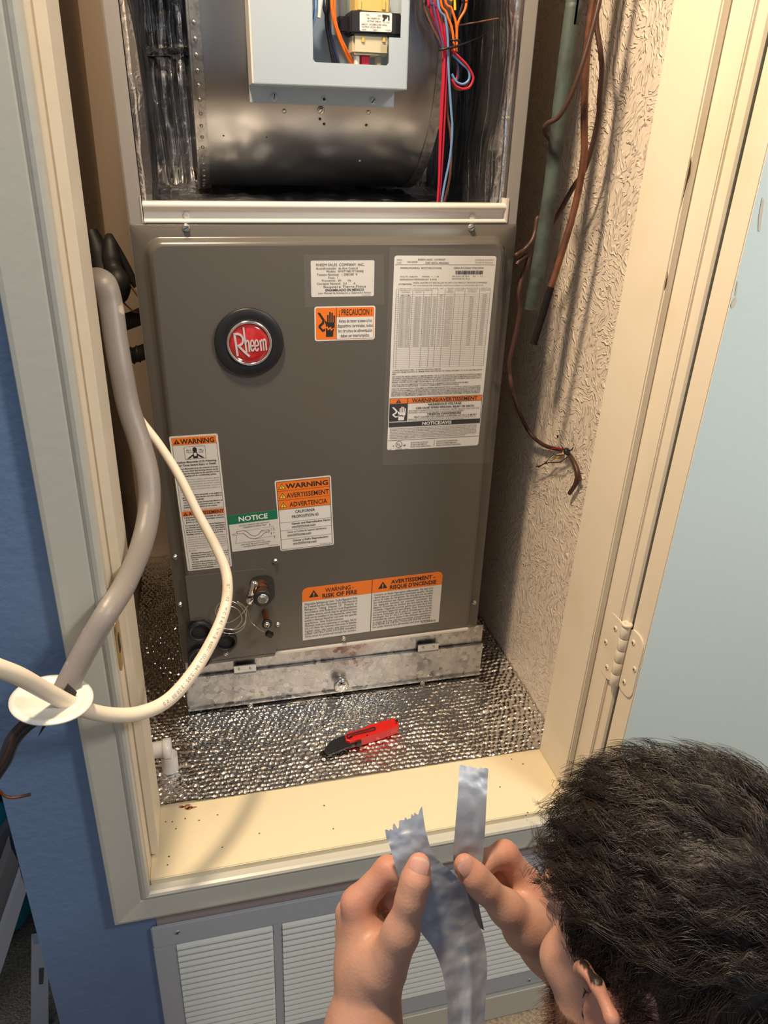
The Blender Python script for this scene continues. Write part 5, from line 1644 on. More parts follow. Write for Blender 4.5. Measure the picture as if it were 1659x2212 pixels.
# dark wrapped lines in the gap on the left
ls = empty('insulated_line', at_y(247, 620, 1.15))
tag(ls, 'black wrapped refrigerant line bending down behind the left jamb', 'pipe')
LO = np.array(ls.location)
MB().tube(run([(236, 508, 1.17), (238, 530, 1.16), (243, 570, 1.15), (251, 592, 1.14), (256, 612, 1.13), (254, 632, 1.14), (244, 642, 1.16)]) - LO, [0.005, 0.010, 0.0135, 0.0110, 0.0150, 0.0165, 0.0155, 0.011], 16).build('wrapped_elbow', black_rubber, ls)
MB().tube(run([(196, 500, 1.2), (212, 545, 1.19), (222, 590, 1.18), (226, 620, 1.17)]) - LO, [0.010, 0.016, 0.018, 0.016], 14).build('wrapped_bundle', black_rubber, ls)
MB().tube(run([(236, 512, 1.19), (262, 556, 1.19), (286, 602, 1.19), (296, 618, 1.19)]) - LO, 0.0060, 10).build('slanted_line', black_rubber, ls)
MB().tube(run([(206, 515, 1.2), (226, 540, 1.19), (240, 560, 1.18)]) - LO, 0.0016, 8).build('tie_wire', wire_black, ls)
tag(MB().tube(run([(262, 592, 1.22), (276, 604, 1.22), (300, 636, 1.22), (320, 665, 1.22)]), 0.0042, 12).build('tan_tube', mat('tan_tube', (0.42, 0.25, 0.14), 0.5)), 'thin tan tube behind the black wrapped line', 'tube')
tag(MB().tube(run([(259, 638, 1.2), (266, 652, 1.2), (278, 664, 1.2), (290, 674, 1.2), (305, 676, 1.21)]), 0.0013, 8).build('loose_wire', old_copper), 'thin loose copper wire below the black wrapped line', 'wire')
tag(MB().tube(run([(238, 706, 1.26), (262, 698, 1.25), (284, 691, 1.24), (312, 680, 1.23)]), [0.013, 0.0135, 0.0125, 0.013], 16).build('dark_pipe', black_rubber), 'dark horizontal pipe running behind the air handler', 'pipe')
fx = empty('flexible_conduit', at_y(290, 768, 1.24))
tag(fx, 'dark ribbed flexible conduit end behind the air handler', 'conduit')
FO = np.array(fx.location)
fpth = run([(258, 772, 1.25), (272, 770, 1.245), (290, 767, 1.24), (318, 758, 1.23)], 6) - FO
MB().tube(fpth, [0.008, 0.0115, 0.012, 0.0125], 14).build('sleeve', black_rubber, fx)
for q in fpth[2:-2:3]:
    MB().lathe(q, (1, 0, 0.15), [(0.0125, -0.002), (0.0145, 0), (0.0125, 0.002)], 14).build('rib', black_plastic, fx)

# ------------------------------------------------------------------ things stacked in the alcove on the left
MB().box((-2.6, 1.78, 0), (-0.25, 1.80, TOPZ)).build('wall_alcove', closet_wall)['kind'] = 'structure'


def leaning(name, pts, y, th, m, label, cat, foot=()):
    P = [at_y(a, c, y) for a, c in pts]
    for i, j_ in foot:          # corner i runs on down its edge from corner j to the floor
        d = P[i] - P[j_]
        P[i] = P[i] + d * (P[i][2] / -d[2])
    n_ = len(P)
    Q = [p + np.array([-th * 0.3, th, 0]) for p in P]
    o = MB().add(P + Q, [tuple(range(n_)), tuple(range(n_, 2 * n_))[::-1]] + [(i, (i + 1) % n_, (i + 1) % n_ + n_, i + n_) for i in range(n_)]).build(name, m)
    return tag(o, label, cat)


tb = MB()
u, v = np.meshgrid(np.linspace(0, math.pi, 14), np.linspace(0, 2 * math.pi, 24, endpoint=False), indexing='ij')
cq = at_y(-58, 1790, 1.13)
rgs = []
for i in range(14):
    rgs.append([(cq[0] + 0.085 * math.sin(u[i, j]) ** 0.5 * math.cos(v[i, j]) * (1 + 0.06 * math.sin(5 * v[i, j])), cq[1] + 0.055 * math.sin(u[i, j]) ** 0.5 * math.sin(v[i, j]), (cq[2] + 0.06) * (0.5 + 0.5 * math.cos(u[i, j]))) for j in range(24)])
tb.rings(rgs, 0, True, True, True, True)
tag(tb.build('teal_cloth_bundle', teal_cloth), 'bright teal cloth bundle at the left edge beyond the wall corner', 'cloth')
leaning('dark_carton', [(-60, 1890), (20, 1782), (26, 1826), (8, 1882), (-70, 2030)], 1.045, 0.02, dark_box, 'dark carton lying under the teal bundle', 'carton', ((4, 3),))
leaning('grey_carton', [(24, 1832), (40, 1862), (41, 1885), (32, 1930), (2, 1992), (-60, 2110), (-70, 2000), (0, 1900)], 1.00, 0.03, card, 'grey carton leaning beside the leaning board', 'carton', ((5, 4), (6, 7)))
leaning('leaning_board', [(45, 1890), (57, 1925), (24, 2032), (2, 2100), (-60, 2260), (-75, 2180), (0, 2020)], 0.95, 0.018, board_white, 'pale board leaning diagonally behind the wall corner', 'board', ((4, 3), (5, 6)))
po = leaning('upright_board', [(72, 2040), (104, 2036), (105, 2260), (70, 2260)], 0.90, 0.02, board_white, 'narrow pale upright board with a dark label', 'board', ((2, 1), (3, 0)))
P = [at_y(a, c, 0.8994) for a, c in ((84, 2092), (95, 2091), (93, 2126), (84, 2127))]
MB().add(P, [(0, 1, 2, 3)]).build('dark_tag', dark_box, po)
dbx = MB().box((-0.62, 1.20, 0), (-0.275, 1.55, 0.50), 0, 0.004).build('alcove_shade_box', dark_void)  # added dark box, stands in for the black shade behind the boards
tag(dbx, 'added dark box that stands in for shade in the alcove', 'box')

# ------------------------------------------------------------------ the person
import openvdb

_yaw, _pit, _rol = math.radians(18), math.radians(20), math.radians(-4)
HF = np.array([-math.sin(_yaw) * math.cos(_pit), math.cos(_yaw) * math.cos(_pit), -math.sin(_pit)])
_l = np.array([-math.cos(_yaw), -math.sin(_yaw), 0])
_u = np.cross(HF, _l)
HL, HU = _l * math.cos(_rol) - _u * math.sin(_rol), _u * math.cos(_rol) + _l * math.sin(_rol)
HC = at_d(1312, 2122, 0.475) - (HF * -0.008 + HL * 0.080 + HU * 0.030)
hp = lambda a, b_, c: HC + HF * a + HL * b_ + HU * c


class SDF:
    def __init__(self, lo, hi, vox):
        self.lo, self.vox = np.array(lo), vox
        self.n = np.ceil((np.array(hi) - self.lo) / vox).astype(int) + 1
        self.a = np.full(self.n, 0.05, np.float32)

    def block(self, lo, hi):
        i0 = np.clip(np.floor((lo - self.lo) / self.vox).astype(int), 0, self.n)
        i1 = np.clip(np.ceil((hi - self.lo) / self.vox).astype(int) + 1, 0, self.n)
        sl = tuple(slice(a, c) for a, c in zip(i0, i1))
        ax = [(np.arange(a, c) * self.vox + o).astype(np.float32) for a, c, o in zip(i0, i1, self.lo)]
        return sl, np.meshgrid(*ax, indexing='ij', sparse=True)

    def merge(self, sl, d, k, sub=False):
        a = self.a[sl]
        if sub:
            h = np.clip(0.5 - 0.5 * (a + d) / k, 0, 1)
            self.a[sl] = a * (1 - h) + (-d) * h + k * h * (1 - h)
        else:
            h = np.clip(0.5 + 0.5 * (d - a) / k, 0, 1)
            self.a[sl] = d * (1 - h) + a * h - k * h * (1 - h)

    def cap(self, p, q, r0, r1, k=0.006, sub=False):
        p, q = np.array(p, float), np.array(q, float)
        m = max(r0, r1) + 0.03
        sl, (X, Y, Z) = self.block(np.minimum(p, q) - m, np.maximum(p, q) + m)
        d = q - p
        L2 = max(d @ d, 1e-9)
        t = np.clip(((X - p[0]) * d[0] + (Y - p[1]) * d[1] + (Z - p[2]) * d[2]) / L2, 0, 1)
        ds = np.sqrt((X - p[0] - t * d[0]) ** 2 + (Y - p[1] - t * d[1]) ** 2 + (Z - p[2] - t * d[2]) ** 2) - (r0 + (r1 - r0) * t)
        self.merge(sl, ds.astype(np.float32), k, sub)

    def ell(self, c, axes, r, k=0.01, sub=False):
        c = np.array(c, float)
        m = max(r) + 0.03
        sl, (X, Y, Z) = self.block(c - m, c + m)
        x, y, z = X - c[0], Y - c[1], Z - c[2]
        q = [(x * a[0] + y * a[1] + z * a[2]) for a in axes]
        k0 = np.sqrt(sum((w / s) ** 2 for w, s in zip(q, r)))
        k1 = np.sqrt(sum((w / s ** 2) ** 2 for w, s in zip(q, r))) + 1e-9
        self.merge(sl, (k0 * (k0 - 1) / k1).astype(np.float32), k, sub)

    def chain(self, pts, k=0.006):
        for (p, r0), (q, r1) in zip(pts[:-1], pts[1:]):
            self.cap(p, q, r0, r1, k)

    def mesh(self):
        g = openvdb.FloatGrid(0.05)
        b_ = self.vox * 4
        g.copyFromArray(np.clip(self.a, -b_, b_).astype(np.float32))
        g.background = b_
        pts, quads = g.convertToQuads(0.0)
        return pts.astype(np.float64) * self.vox + self.lo, quads


AX = (HF, HL, HU)
S = SDF((-0.06, 0.02, 0.52), (0.62, 0.52, 1.10), 0.0019)
# head
S.ell(hp(-0.016, 0, 0.048), AX, (0.101, 0.078, 0.092), 0.01)
S.ell(hp(0.040, 0, -0.030), AX, (0.060, 0.064, 0.082), 0.02)
S.cap(hp(0.074, -0.012, -0.094), hp(0.074, 0.012, -0.094), 0.022, 0.022, 0.02)
for s in (-1, 1):
    S.cap(hp(0.066, s * 0.02, -0.092), hp(0.002, s * 0.056, -0.050), 0.022, 0.020, 0.02)
    S.ell(hp(0.034, s * 0.046, -0.062), AX, (0.034, 0.024, 0.034), 0.02)
    S.ell(hp(0.062, s * 0.046, -0.018), AX, (0.026, 0.020, 0.018), 0.014)
S.cap(hp(0.082, -0.034, 0.030), hp(0.082, 0.034, 0.030), 0.015, 0.015, 0.012)
for s in (-1, 1):
    S.ell(hp(0.100, s * 0.031, 0.006), AX, (0.014, 0.016, 0.012), 0.008, True)
    S.ell(hp(0.084, s * 0.031, 0.006), AX, (0.012, 0.014, 0.010), 0.003)
S.cap(hp(0.094, 0, 0.022), hp(0.118, 0, -0.018), 0.008, 0.011, 0.008)
for s in (-1, 1):
    S.cap(hp(0.112, 0, -0.022), hp(0.100, s * 0.014, -0.026), 0.009, 0.007, 0.006)
S.cap(hp(0.094, -0.020, -0.054), hp(0.094, 0.020, -0.054), 0.006, 0.006, 0.006)
S.cap(hp(0.092, -0.018, -0.065), hp(0.092, 0.018, -0.065), 0.007, 0.007, 0.006)
for s in (-1, 1):
    S.ell(hp(-0.012, s * 0.080, -0.002), (HF * 0.94 + HL * s * 0.34, HL * s * 0.94 - HF * 0.34, HU), (0.022, 0.005, 0.030), 0.006)
    ear = [(0.012, 0.076, 0.012), (0.014, 0.082, 0.026), (0.004, 0.088, 0.036), (-0.012, 0.093, 0.037), (-0.026, 0.096, 0.026), (-0.032, 0.096, 0.008), (-0.029, 0.092, -0.010), (-0.020, 0.086, -0.024), (-0.010, 0.080, -0.034), (0.0, 0.075, -0.034)]
    S.chain([(hp(a, s * b_, c), 0.0042 if i < 8 else 0.0055) for i, (a, b_, c) in enumerate(ear)], 0.004)
    S.ell(hp(-0.002, s * 0.098, -0.002), AX, (0.012, 0.013, 0.014), 0.004, True)
    S.cap(hp(0.013, s * 0.075, 0.0), hp(0.012, s * 0.077, -0.008), 0.005, 0.005, 0.004)
# neck and shoulders
NB = np.array([0.315, 0.175, 0.790])
S.cap(hp(-0.030, 0, -0.045), NB, 0.056, 0.062, 0.03)
SL_, SR_ = np.array([0.150, 0.105, 0.745]), np.array([0.480, 0.150, 0.745])
S.cap(NB - np.array([0, 0.01, 0.045]), SL_, 0.055, 0.052, 0.04)
S.cap(NB - np.array([0, 0.01, 0.045]), SR_, 0.055, 0.052, 0.04)

# hands: joints placed where they sit in the room, roughly 0.6 m from the camera
D = at_d
LW = D(800, 2125, 0.622)
LE = np.array([0.015, 0.175, 0.600])
S.chain([(SL_, 0.050), (LE, 0.041)], 0.03)
fa = [LE + (LW - LE) * t for t in (0, 0.3, 0.65, 0.88, 1.0)]
S.chain(list(zip(fa, (0.040, 0.043, 0.035, 0.0285, 0.0265))), 0.02)


def finger(pts, k=0.005):
    S.chain([(D(*p[:3]), p[3]) for p in pts], k)


def palm(w, mcps, rw):
    for m in mcps:
        S.chain([(w, rw), (D(*m[:3]), m[3])], 0.016)


lm = [(772, 1952, 0.632, 0.0135), (760, 1975, 0.652, 0.0145), (757, 2008, 0.670, 0.0140), (760, 2045, 0.684, 0.0130)]
palm(LW + (D(790, 2070, 0.628) - LW) * 0.5, lm, 0.0195)
S.cap(D(812, 2080, 0.614), D(796, 2010, 0.640), 0.021, 0.014, 0.014)
finger([(830, 2092, 0.606, 0.0190), (866, 2015, 0.594, 0.0138), (887, 1942, 0.5895, 0.0106), (897, 1903, 0.5895, 0.0106), (905, 1868, 0.5925, 0.0092)], 0.008)
finger([(772, 1952, 0.632, 0.0130), (838, 1880, 0.634, 0.0112), (876, 1886, 0.624, 0.0096), (898, 1905, 0.6165, 0.0082)], 0.006)
finger([(760, 1975, 0.652, 0.0130), (832, 1928, 0.656, 0.0110), (862, 1950, 0.640, 0.0095), (866, 1978, 0.630, 0.0085)], 0.004)
finger([(757, 2008, 0.670, 0.0125), (824, 1968, 0.676, 0.0105), (852, 1992, 0.658, 0.0090), (850, 2018, 0.645, 0.0082)], 0.004)
finger([(760, 2045, 0.684, 0.0110), (818, 2010, 0.690, 0.0092), (842, 2030, 0.674, 0.0080), (838, 2052, 0.662, 0.0074)], 0.004)

RW = D(1196, 2050, 0.672)
RE = np.array([0.520, 0.270, 0.630])
S.chain([(SR_, 0.050), (RE, 0.041)], 0.03)
fa = [RE + (RW - RE) * t for t in (0, 0.3, 0.65, 0.88, 1.0)]
S.chain(list(zip(fa, (0.040, 0.043, 0.035, 0.0290, 0.0270))), 0.02)
rm = [(1140, 1912, 0.678, 0.0140), (1156, 1945, 0.696, 0.0140), (1164, 1980, 0.712, 0.0135), (1172, 2010, 0.722, 0.0125)]
palm(RW + (D(1160, 1985, 0.675) - RW) * 0.5, rm, 0.0195)
S.cap(D(1135, 2000, 0.655), D(1135, 1940, 0.675), 0.021, 0.016, 0.016)
finger([(1142, 2004, 0.652, 0.0190), (1094, 1962, 0.640, 0.0140), (1044, 1916, 0.630, 0.0110), (1023, 1893, 0.627, 0.0108), (1004, 1868, 0.6265, 0.0092)], 0.008)
finger([(1140, 1912, 0.678, 0.0135), (1090, 1846, 0.672, 0.0118), (1048, 1862, 0.656, 0.0100), (1020, 1884, 0.6475, 0.0082)], 0.006)
finger([(1156, 1945, 0.696, 0.0130), (1100, 1880, 0.694, 0.0112), (1058, 1896, 0.676, 0.0096), (1036, 1912, 0.664, 0.0084)], 0.004)
finger([(1164, 1980, 0.712, 0.0125), (1112, 1915, 0.712, 0.0106), (1072, 1930, 0.694, 0.0090), (1055, 1944, 0.680, 0.0080)], 0.004)
finger([(1172, 2010, 0.722, 0.0110), (1124, 1952, 0.726, 0.0094), (1090, 1962, 0.708, 0.0080), (1076, 1974, 0.696, 0.0074)], 0.004)
pts, quads = S.mesh()
person = bpy.data.objects.new('person', bpy.data.meshes.new('person'))
COL.objects.link(person)
person.data.from_pydata(pts.tolist(), [], quads[:, ::-1].tolist())
person.data.polygons.foreach_set('use_smooth', [True] * len(quads))
person.data.update()
_bm = bmesh.new(); _bm.from_mesh(person.data)
bmesh.ops.recalc_face_normals(_bm, faces=_bm.faces)
bmesh.ops.smooth_vert(_bm, verts=_bm.verts, factor=0.5, use_axis_x=True, use_axis_y=True, use_axis_z=True)
_bm.to_mesh(person.data); _bm.free()
tag(person, 'man with short dark hair and beard crouching with foil tape in both hands', 'person')

# skin tint per vertex: colour that belongs to the skin (redder knuckles, thumb tips and ears, shaved hair on the scalp)
V = np.array([v_.co for v_ in person.data.vertices])
rel = V - HC
hF, hL, hU = rel @ HF, rel @ HL, rel @ HU
_ax = RE - RW
_t = np.clip(((V - RW) @ _ax) / (_ax @ _ax), -0.35, 1)
onarm = np.linalg.norm(V - RW - _t[:, None] * _ax, axis=1) < 0.06
ishead = (hF < 0.13) & (hF > -0.13) & (np.abs(hL) < 0.115) & (hU > -0.135) & (hU < 0.15) & ~onarm
red = np.zeros(len(V))
for q, r_ in ((D(905, 1862, 0.59), 0.016), (D(1004, 1866, 0.627), 0.016), (D(838, 1875, 0.634), 0.02), (D(1090, 1846, 0.672), 0.02), (D(1150, 1925, 0.68), 0.022), (D(772, 1950, 0.632), 0.02), (hp(-0.012, 0.092, 0.01), 0.045), (hp(-0.012, -0.092, 0.01), 0.045)):
    red = np.maximum(red, np.exp(-(np.linalg.norm(V - q, axis=1) / r_) ** 2))
scalp = ishead & (((hU > 0.052 + 0.010 * np.sin(hL * 60)) & (hF < 0.074)) | ((hU > -0.050) & (hF < -0.034)) | ((hU > 0.016) & (hF < 0.046)) | ((hF < 0.032) & (hF > 0.006) & (hU > -0.03)))
scalp &= ~((np.abs(hL) > 0.070) & (hU < 0.040) & (hF < 0.024) & (hF > -0.042))
beardz = ishead & (hF > -0.01) & (hU < -0.040 + 0.25 * (0.05 - hF) * (hF < 0.05)) & (hU > -0.125) & (np.abs(hL) < 0.075)
col = np.tile(np.array([0.56, 0.315, 0.225, 1.0]), (len(V), 1))
col[:, :3] = col[:, :3] * (1 - 0.55 * red[:, None]) + np.array([0.56, 0.20, 0.145]) * 0.55 * red[:, None]
col[scalp, :3] = (0.020, 0.013, 0.010)
col[beardz, :3] = (0.21, 0.105, 0.065)
att = person.data.color_attributes.new('tint', 'FLOAT_COLOR', 'POINT')
att.data.foreach_set('color', col.ravel())
skin, nt, b, tc = special('skin')
va = nt.nodes.new('ShaderNodeVertexColor'); va.layer_name = 'tint'
nz = nt.nodes.new('ShaderNodeTexNoise'); nz.inputs['Scale'].default_value = 95; nz.inputs['Detail'].default_value = 4
mx = nt.nodes.new('ShaderNodeMix'); mx.data_type = 'RGBA'; mx.blend_type = 'MULTIPLY'
mr = nt.nodes.new('ShaderNodeMapRange'); mr.inputs[3].default_value = 0.86; mr.inputs[4].default_value = 1.1
n2 = nt.nodes.new('ShaderNodeTexNoise'); n2.inputs['Scale'].default_value = 420; n2.inputs['Detail'].default_value = 3
bp = nt.nodes.new('ShaderNodeBump'); bp.inputs['Strength'].default_value = 0.35; bp.inputs['Distance'].default_value = 0.0008
mx.inputs[0].default_value = 1.0
for a_, c_ in ((tc.outputs['Object'], nz.inputs['Vector']), (tc.outputs['Object'], n2.inputs['Vector']), (nz.outputs['Fac'], mr.inputs[0]), (va.outputs[0], mx.inputs[6]), (mr.outputs[0], mx.inputs[7]), (mx.outputs[2], b.inputs['Base Color']), (n2.outputs['Fac'], bp.inputs['Height']), (bp.outputs[0], b.inputs['Normal'])):
    nt.links.new(a_, c_)
b.inputs['Roughness'].default_value = 0.48
b.inputs['Subsurface Weight'].default_value = 0.25
b.inputs['Subsurface Radius'].default_value = (1.0, 0.35, 0.2)
b.inputs['Subsurface Scale'].default_value = 0.006
person.data.materials.append(skin)

# thumb nails
nail_m = mat('finger_nail', (0.60, 0.33, 0.27), 0.28, bump=(300, 0.1, 0.0004))
nail_e = mat('nail_edge', (0.58, 0.40, 0.32), 0.4)


def nail(c, tipdir, out, ln, wd):
    c, t, o_ = np.array(c), np.array(tipdir, float), np.array(out, float)
    t /= np.linalg.norm(t)
    o_ -= t * (o_ @ t); o_ /= np.linalg.norm(o_)
    s_ = np.cross(t, o_)
    P = np.zeros((9, 9, 3))
    mi = np.zeros((8, 8), int)
    for i, a in enumerate(np.linspace(-1, 1, 9)):
        for j_, e in enumerate(np.linspace(-1, 1, 9)):
            # squircle outline
            w_ = wd * (1 - 0.16 * max(0, a) ** 3 - 0.22 * max(0, -a) ** 4)
            L_ = ln * (1 - 0.20 * abs(e) ** 3)
            P[i, j_] = c + t * a * L_ + s_ * e * w_ - o_ * (0.0032 * e * e + 0.0013 * a * a) + o_ * 0.0006
    k = MB().grid(P, 0, True)
    k.m = [1 if q // 8 >= 7 else 0 for q in range(64)]
    return k.build('thumb_nail', [nail_m, nail_e], person, fix=False)


t0, t1 = D(896, 1905, 0.5895), D(905, 1868, 0.5925)
cdir = camp - t1; cdir /= np.linalg.norm(cdir)
nail(D(904, 1878, 0.5915) + cdir * 0.0106, t1 - t0, cdir, 0.0088, 0.0076)
t0, t1 = D(1022, 1892, 0.627), D(1004, 1868, 0.6265)
cdir = camp - t1; cdir /= np.linalg.norm(cdir)
nail(D(1013, 1876, 0.6265) + cdir * 0.0107, t1 - t0, cdir + 0.25 * HL * -1, 0.0084, 0.0074)

# ------------------------------------------------------------------ hair
hair_m, nt, b, tc = special('dark_brown_hair')
vn = nt.nodes.new('ShaderNodeTexNoise'); vn.inputs['Scale'].default_value = 38; vn.inputs['Detail'].default_value = 2
cr = nt.nodes.new('ShaderNodeValToRGB')
cr.color_ramp.elements[0].color = (0.010, 0.0065, 0.0045, 1); cr.color_ramp.elements[0].position = 0.3
cr.color_ramp.elements[1].color = (0.042, 0.024, 0.014, 1); cr.color_ramp.elements[1].position = 0.75
nt.links.new(tc.outputs['Object'], vn.inputs['Vector']); nt.links.new(vn.outputs['Fac'], cr.inputs[0]); nt.links.new(cr.outputs[0], b.inputs['Base Color'])
b.inputs['Roughness'].default_value = 0.38
b.inputs['Specular IOR Level'].default_value = 0.6
beard_m = mat('beard_hair', (0.11, 0.043, 0.022), 0.5)

EC, ER = hp(-0.016, 0, 0.048), np.array([0.101, 0.078, 0.092])


def to_head(P):
    r = P - EC
    return np.stack([r @ HF, r @ HL, r @ HU], -1)


def from_head(q):
    return EC + q[..., :1] * HF + q[..., 1:2] * HL + q[..., 2:3] * HU


def tufts(roots, flows, lens, lift, wav, seed, n_child, spread, rad, name, m, segs=7, hug=0.004, kinks=1.0):
    """guides grow along flow over the skull; children cling to their guide towards the tip"""
    r = np.random.default_rng(seed)
    verts, faces = [], []
    N = len(roots)
    base_ang = np.array([0, 2 * math.pi / 3, 4 * math.pi / 3])
    for i in range(N):
        p = roots[i].copy()
        fl = flows[i] / np.linalg.norm(flows[i])
        L_ = lens[i]
        st = L_ / segs
        g = [p.copy()]
        d = fl.copy()
        ph, fq, am = r.uniform(0, 6.28), r.uniform(0.6, 1.5) * kinks, wav * r.uniform(0.4, 1.3)
        side_ = np.cross(fl, p / ER); side_ /= np.linalg.norm(side_) + 1e-9
        for s_ in range(segs):
            nrm = p / ER ** 2; nrm /= np.linalg.norm(nrm)
            d = fl - nrm * (fl @ nrm) * 0.75
            d = d + nrm * lift[i] * (1 - 1.3 * s_ / segs) + side_ * am * math.sin(ph + fq * s_)
            d /= np.linalg.norm(d)
            p = p + d * st
            e = np.linalg.norm(p / ER)
            mn = 1 + (hug[i] if hasattr(hug, '__len__') else hug) * min(1, (s_ + 1) / 3) / 0.085
            if e < mn:
                p = p * (mn / e)
            g.append(p.copy())
        g = np.array(g)
        for c in range(n_child):
            off = r.normal(0, spread, 3)
            t = np.linspace(0, 1, segs + 1)[:, None]
            q = g + off * (1 - 0.88 * t ** 0.8) + r.normal(0, spread * 0.05, (segs + 1, 3)) * t
            tl_ = r.uniform(0.72, 1.05)
            q = g[0] + off + (q - g[0] - off) * tl_
            e = np.linalg.norm(q / ER, axis=1)[:, None]
            q = np.where(e < 1.005, q * (1.005 / e), q)
            W = from_head(q)
            T = np.gradient(W, axis=0); T /= np.linalg.norm(T, axis=1)[:, None] + 1e-9
            a = np.cross(T, HU + 0.01); a /= np.linalg.norm(a, axis=1)[:, None] + 1e-9
            b_ = np.cross(T, a)
            o_ = len(verts)
            for s_ in range(segs + 1):
                rr = rad * (1 - 0.75 * (s_ / segs) ** 2)
                for an in base_ang:
                    verts.append(W[s_] + rr * (math.cos(an) * a[s_] + math.sin(an) * b_[s_]))
            for s_ in range(segs):
                for an in range(3):
                    x0_ = o_ + s_ * 3 + an; x1_ = o_ + s_ * 3 + (an + 1) % 3
                    faces.append((x0_, x1_, x1_ + 3, x0_ + 3))
    me = bpy.data.meshes.new(name)
    me.from_pydata(np.array(verts).tolist(), [], faces)
    me.polygons.foreach_set('use_smooth', [True] * len(faces))
    me.materials.append(m)
    o = bpy.data.objects.new(name, me)
    COL.objects.link(o)
    o.parent = person
    o['kind'] = 'stuff'
    return o


rr_ = np.random.default_rng(3)
roots, flows, lens, lifts = [], [], [], []
hugs = []
while len(roots) < 860:
    u = rr_.normal(0, 1, 3); u /= np.linalg.norm(u)
    q = u * ER
    F_, L_, U_ = q + np.array([-0.016, 0, 0.048])
    top = U_ > 0.066 and F_ < 0.066
    back = F_ < -0.036 and U_ > -0.062
    sidez = (U_ > 0.012 and F_ < 0.036) or (U_ > 0.0 and 0.014 < F_ < 0.034)
    if not (top or back or sidez):
        continue
    crown = np.array([-0.085, 0.0, 0.045])
    away = q - crown * np.array([1, 1, 1])
    away /= np.linalg.norm(away) + 1e-6
    if F_ > 0.028 and U_ > 0.066:
        fl = np.array([0.15, 0.45 + 0.5 * rr_.normal(), 0.15 + 0.4 * rr_.normal()])
        ln = rr_.uniform(0.022, 0.042); lf = rr_.uniform(0.4, 1.1)
    elif U_ > 0.072:
        fl = np.array([1.0, 0.30 + 0.3 * rr_.normal(), 0.05]) * 0.8 + away * 0.5
        ln = rr_.uniform(0.040, 0.068); lf = rr_.uniform(0.15, 0.6) if F_ < 0.0 else rr_.uniform(0.3, 1.0)
    elif F_ > -0.03:
        fl = np.array([0.25, 0, -1.0]) + away * 0.4 + rr_.normal(0, 0.2, 3)
        ln = rr_.uniform(0.014, 0.028) + 0.02 * max(0, (U_ - 0.03) / 0.05); lf = rr_.uniform(0.1, 0.3)
    else:
        fl = away + np.array([0, 0, -0.5]) + rr_.normal(0, 0.2, 3)
        ln = rr_.uniform(0.026, 0.042); lf = rr_.uniform(0.12, 0.35)
    hugs.append(0.016 * rr_.uniform(0.5, 1.1) if U_ > 0.08 else 0.010 * rr_.uniform(0.4, 1.1) if F_ < -0.03 else 0.004)
    roots.append(q * 1.002); flows.append(fl); lens.append(ln); lifts.append(lf)
hair = tufts(np.array(roots), np.array(flows), lens, lifts, 0.75, 5, 18, 0.0044, 0.00021, 'hair', hair_m, 8, hugs, 1.2)
hair['label'] = 'messy dark brown hair'
# fringe falling over the forehead
fr_r, fr_f, fr_l, fr_li = [], [], [], []
for i in range(60):
    L_ = rr_.uniform(-0.055, 0.062)
    F_ = 0.048 + rr_.uniform(-0.02, 0.012)
    w_ = 1 - (F_ / ER[0]) ** 2 - (L_ / ER[1]) ** 2
    if w_ < 0.05:
        continue
    fr_r.append(np.array([F_, L_, ER[2] * math.sqrt(w_)]) * 1.01)
    fr_f.append(np.array([0.40, 0.2 + rr_.normal() * 0.35, -0.75]))
    fr_l.append(rr_.uniform(0.012, 0.034)); fr_li.append(rr_.uniform(0.2, 0.6))
tufts(np.array(fr_r), np.array(fr_f), fr_l, fr_li, 0.5, 9, 8, 0.0022, 0.00016, 'fringe', hair_m, 8, 0.006, 1.6)

# beard and eyebrow
vid = np.where(beardz)[0]
pick = rr_.choice(vid, min(6000, len(vid)), replace=False)
vv, ff = [], []
nrmv = np.zeros(len(V) * 3)
person.data.vertices.foreach_get('normal', nrmv)
nrmv = nrmv.reshape(-1, 3)
brow_pts = [hp(0.094, 0.010 + 0.036 * t, 0.036 - 0.008 * t * t) for t in rr_.random(160)] + [hp(0.094, -0.010 - 0.036 * t, 0.036 - 0.008 * t * t) for t in rr_.random(160)]


def fur(p, d, ln, rad):
    d = d / np.linalg.norm(d)
    a = np.cross(d, [0.3, 0.5, 0.8]); a /= np.linalg.norm(a)
    b_ = np.cross(d, a)
    bend = rr_.normal(0, 0.25, 3) * ln
    o_ = len(vv)
    for s_, rr2 in ((0, 1.0), (0.5, 0.8), (1.0, 0.2)):
        c = p + d * ln * s_ + bend * s_ * s_
        for an in (0, 2.094, 4.189):
            vv.append(c + rad * rr2 * (math.cos(an) * a + math.sin(an) * b_))
    for s_ in range(2):
        for an in range(3):
            x0_ = o_ + s_ * 3 + an; x1_ = o_ + s_ * 3 + (an + 1) % 3
            ff.append((x0_, x1_, x1_ + 3, x0_ + 3))


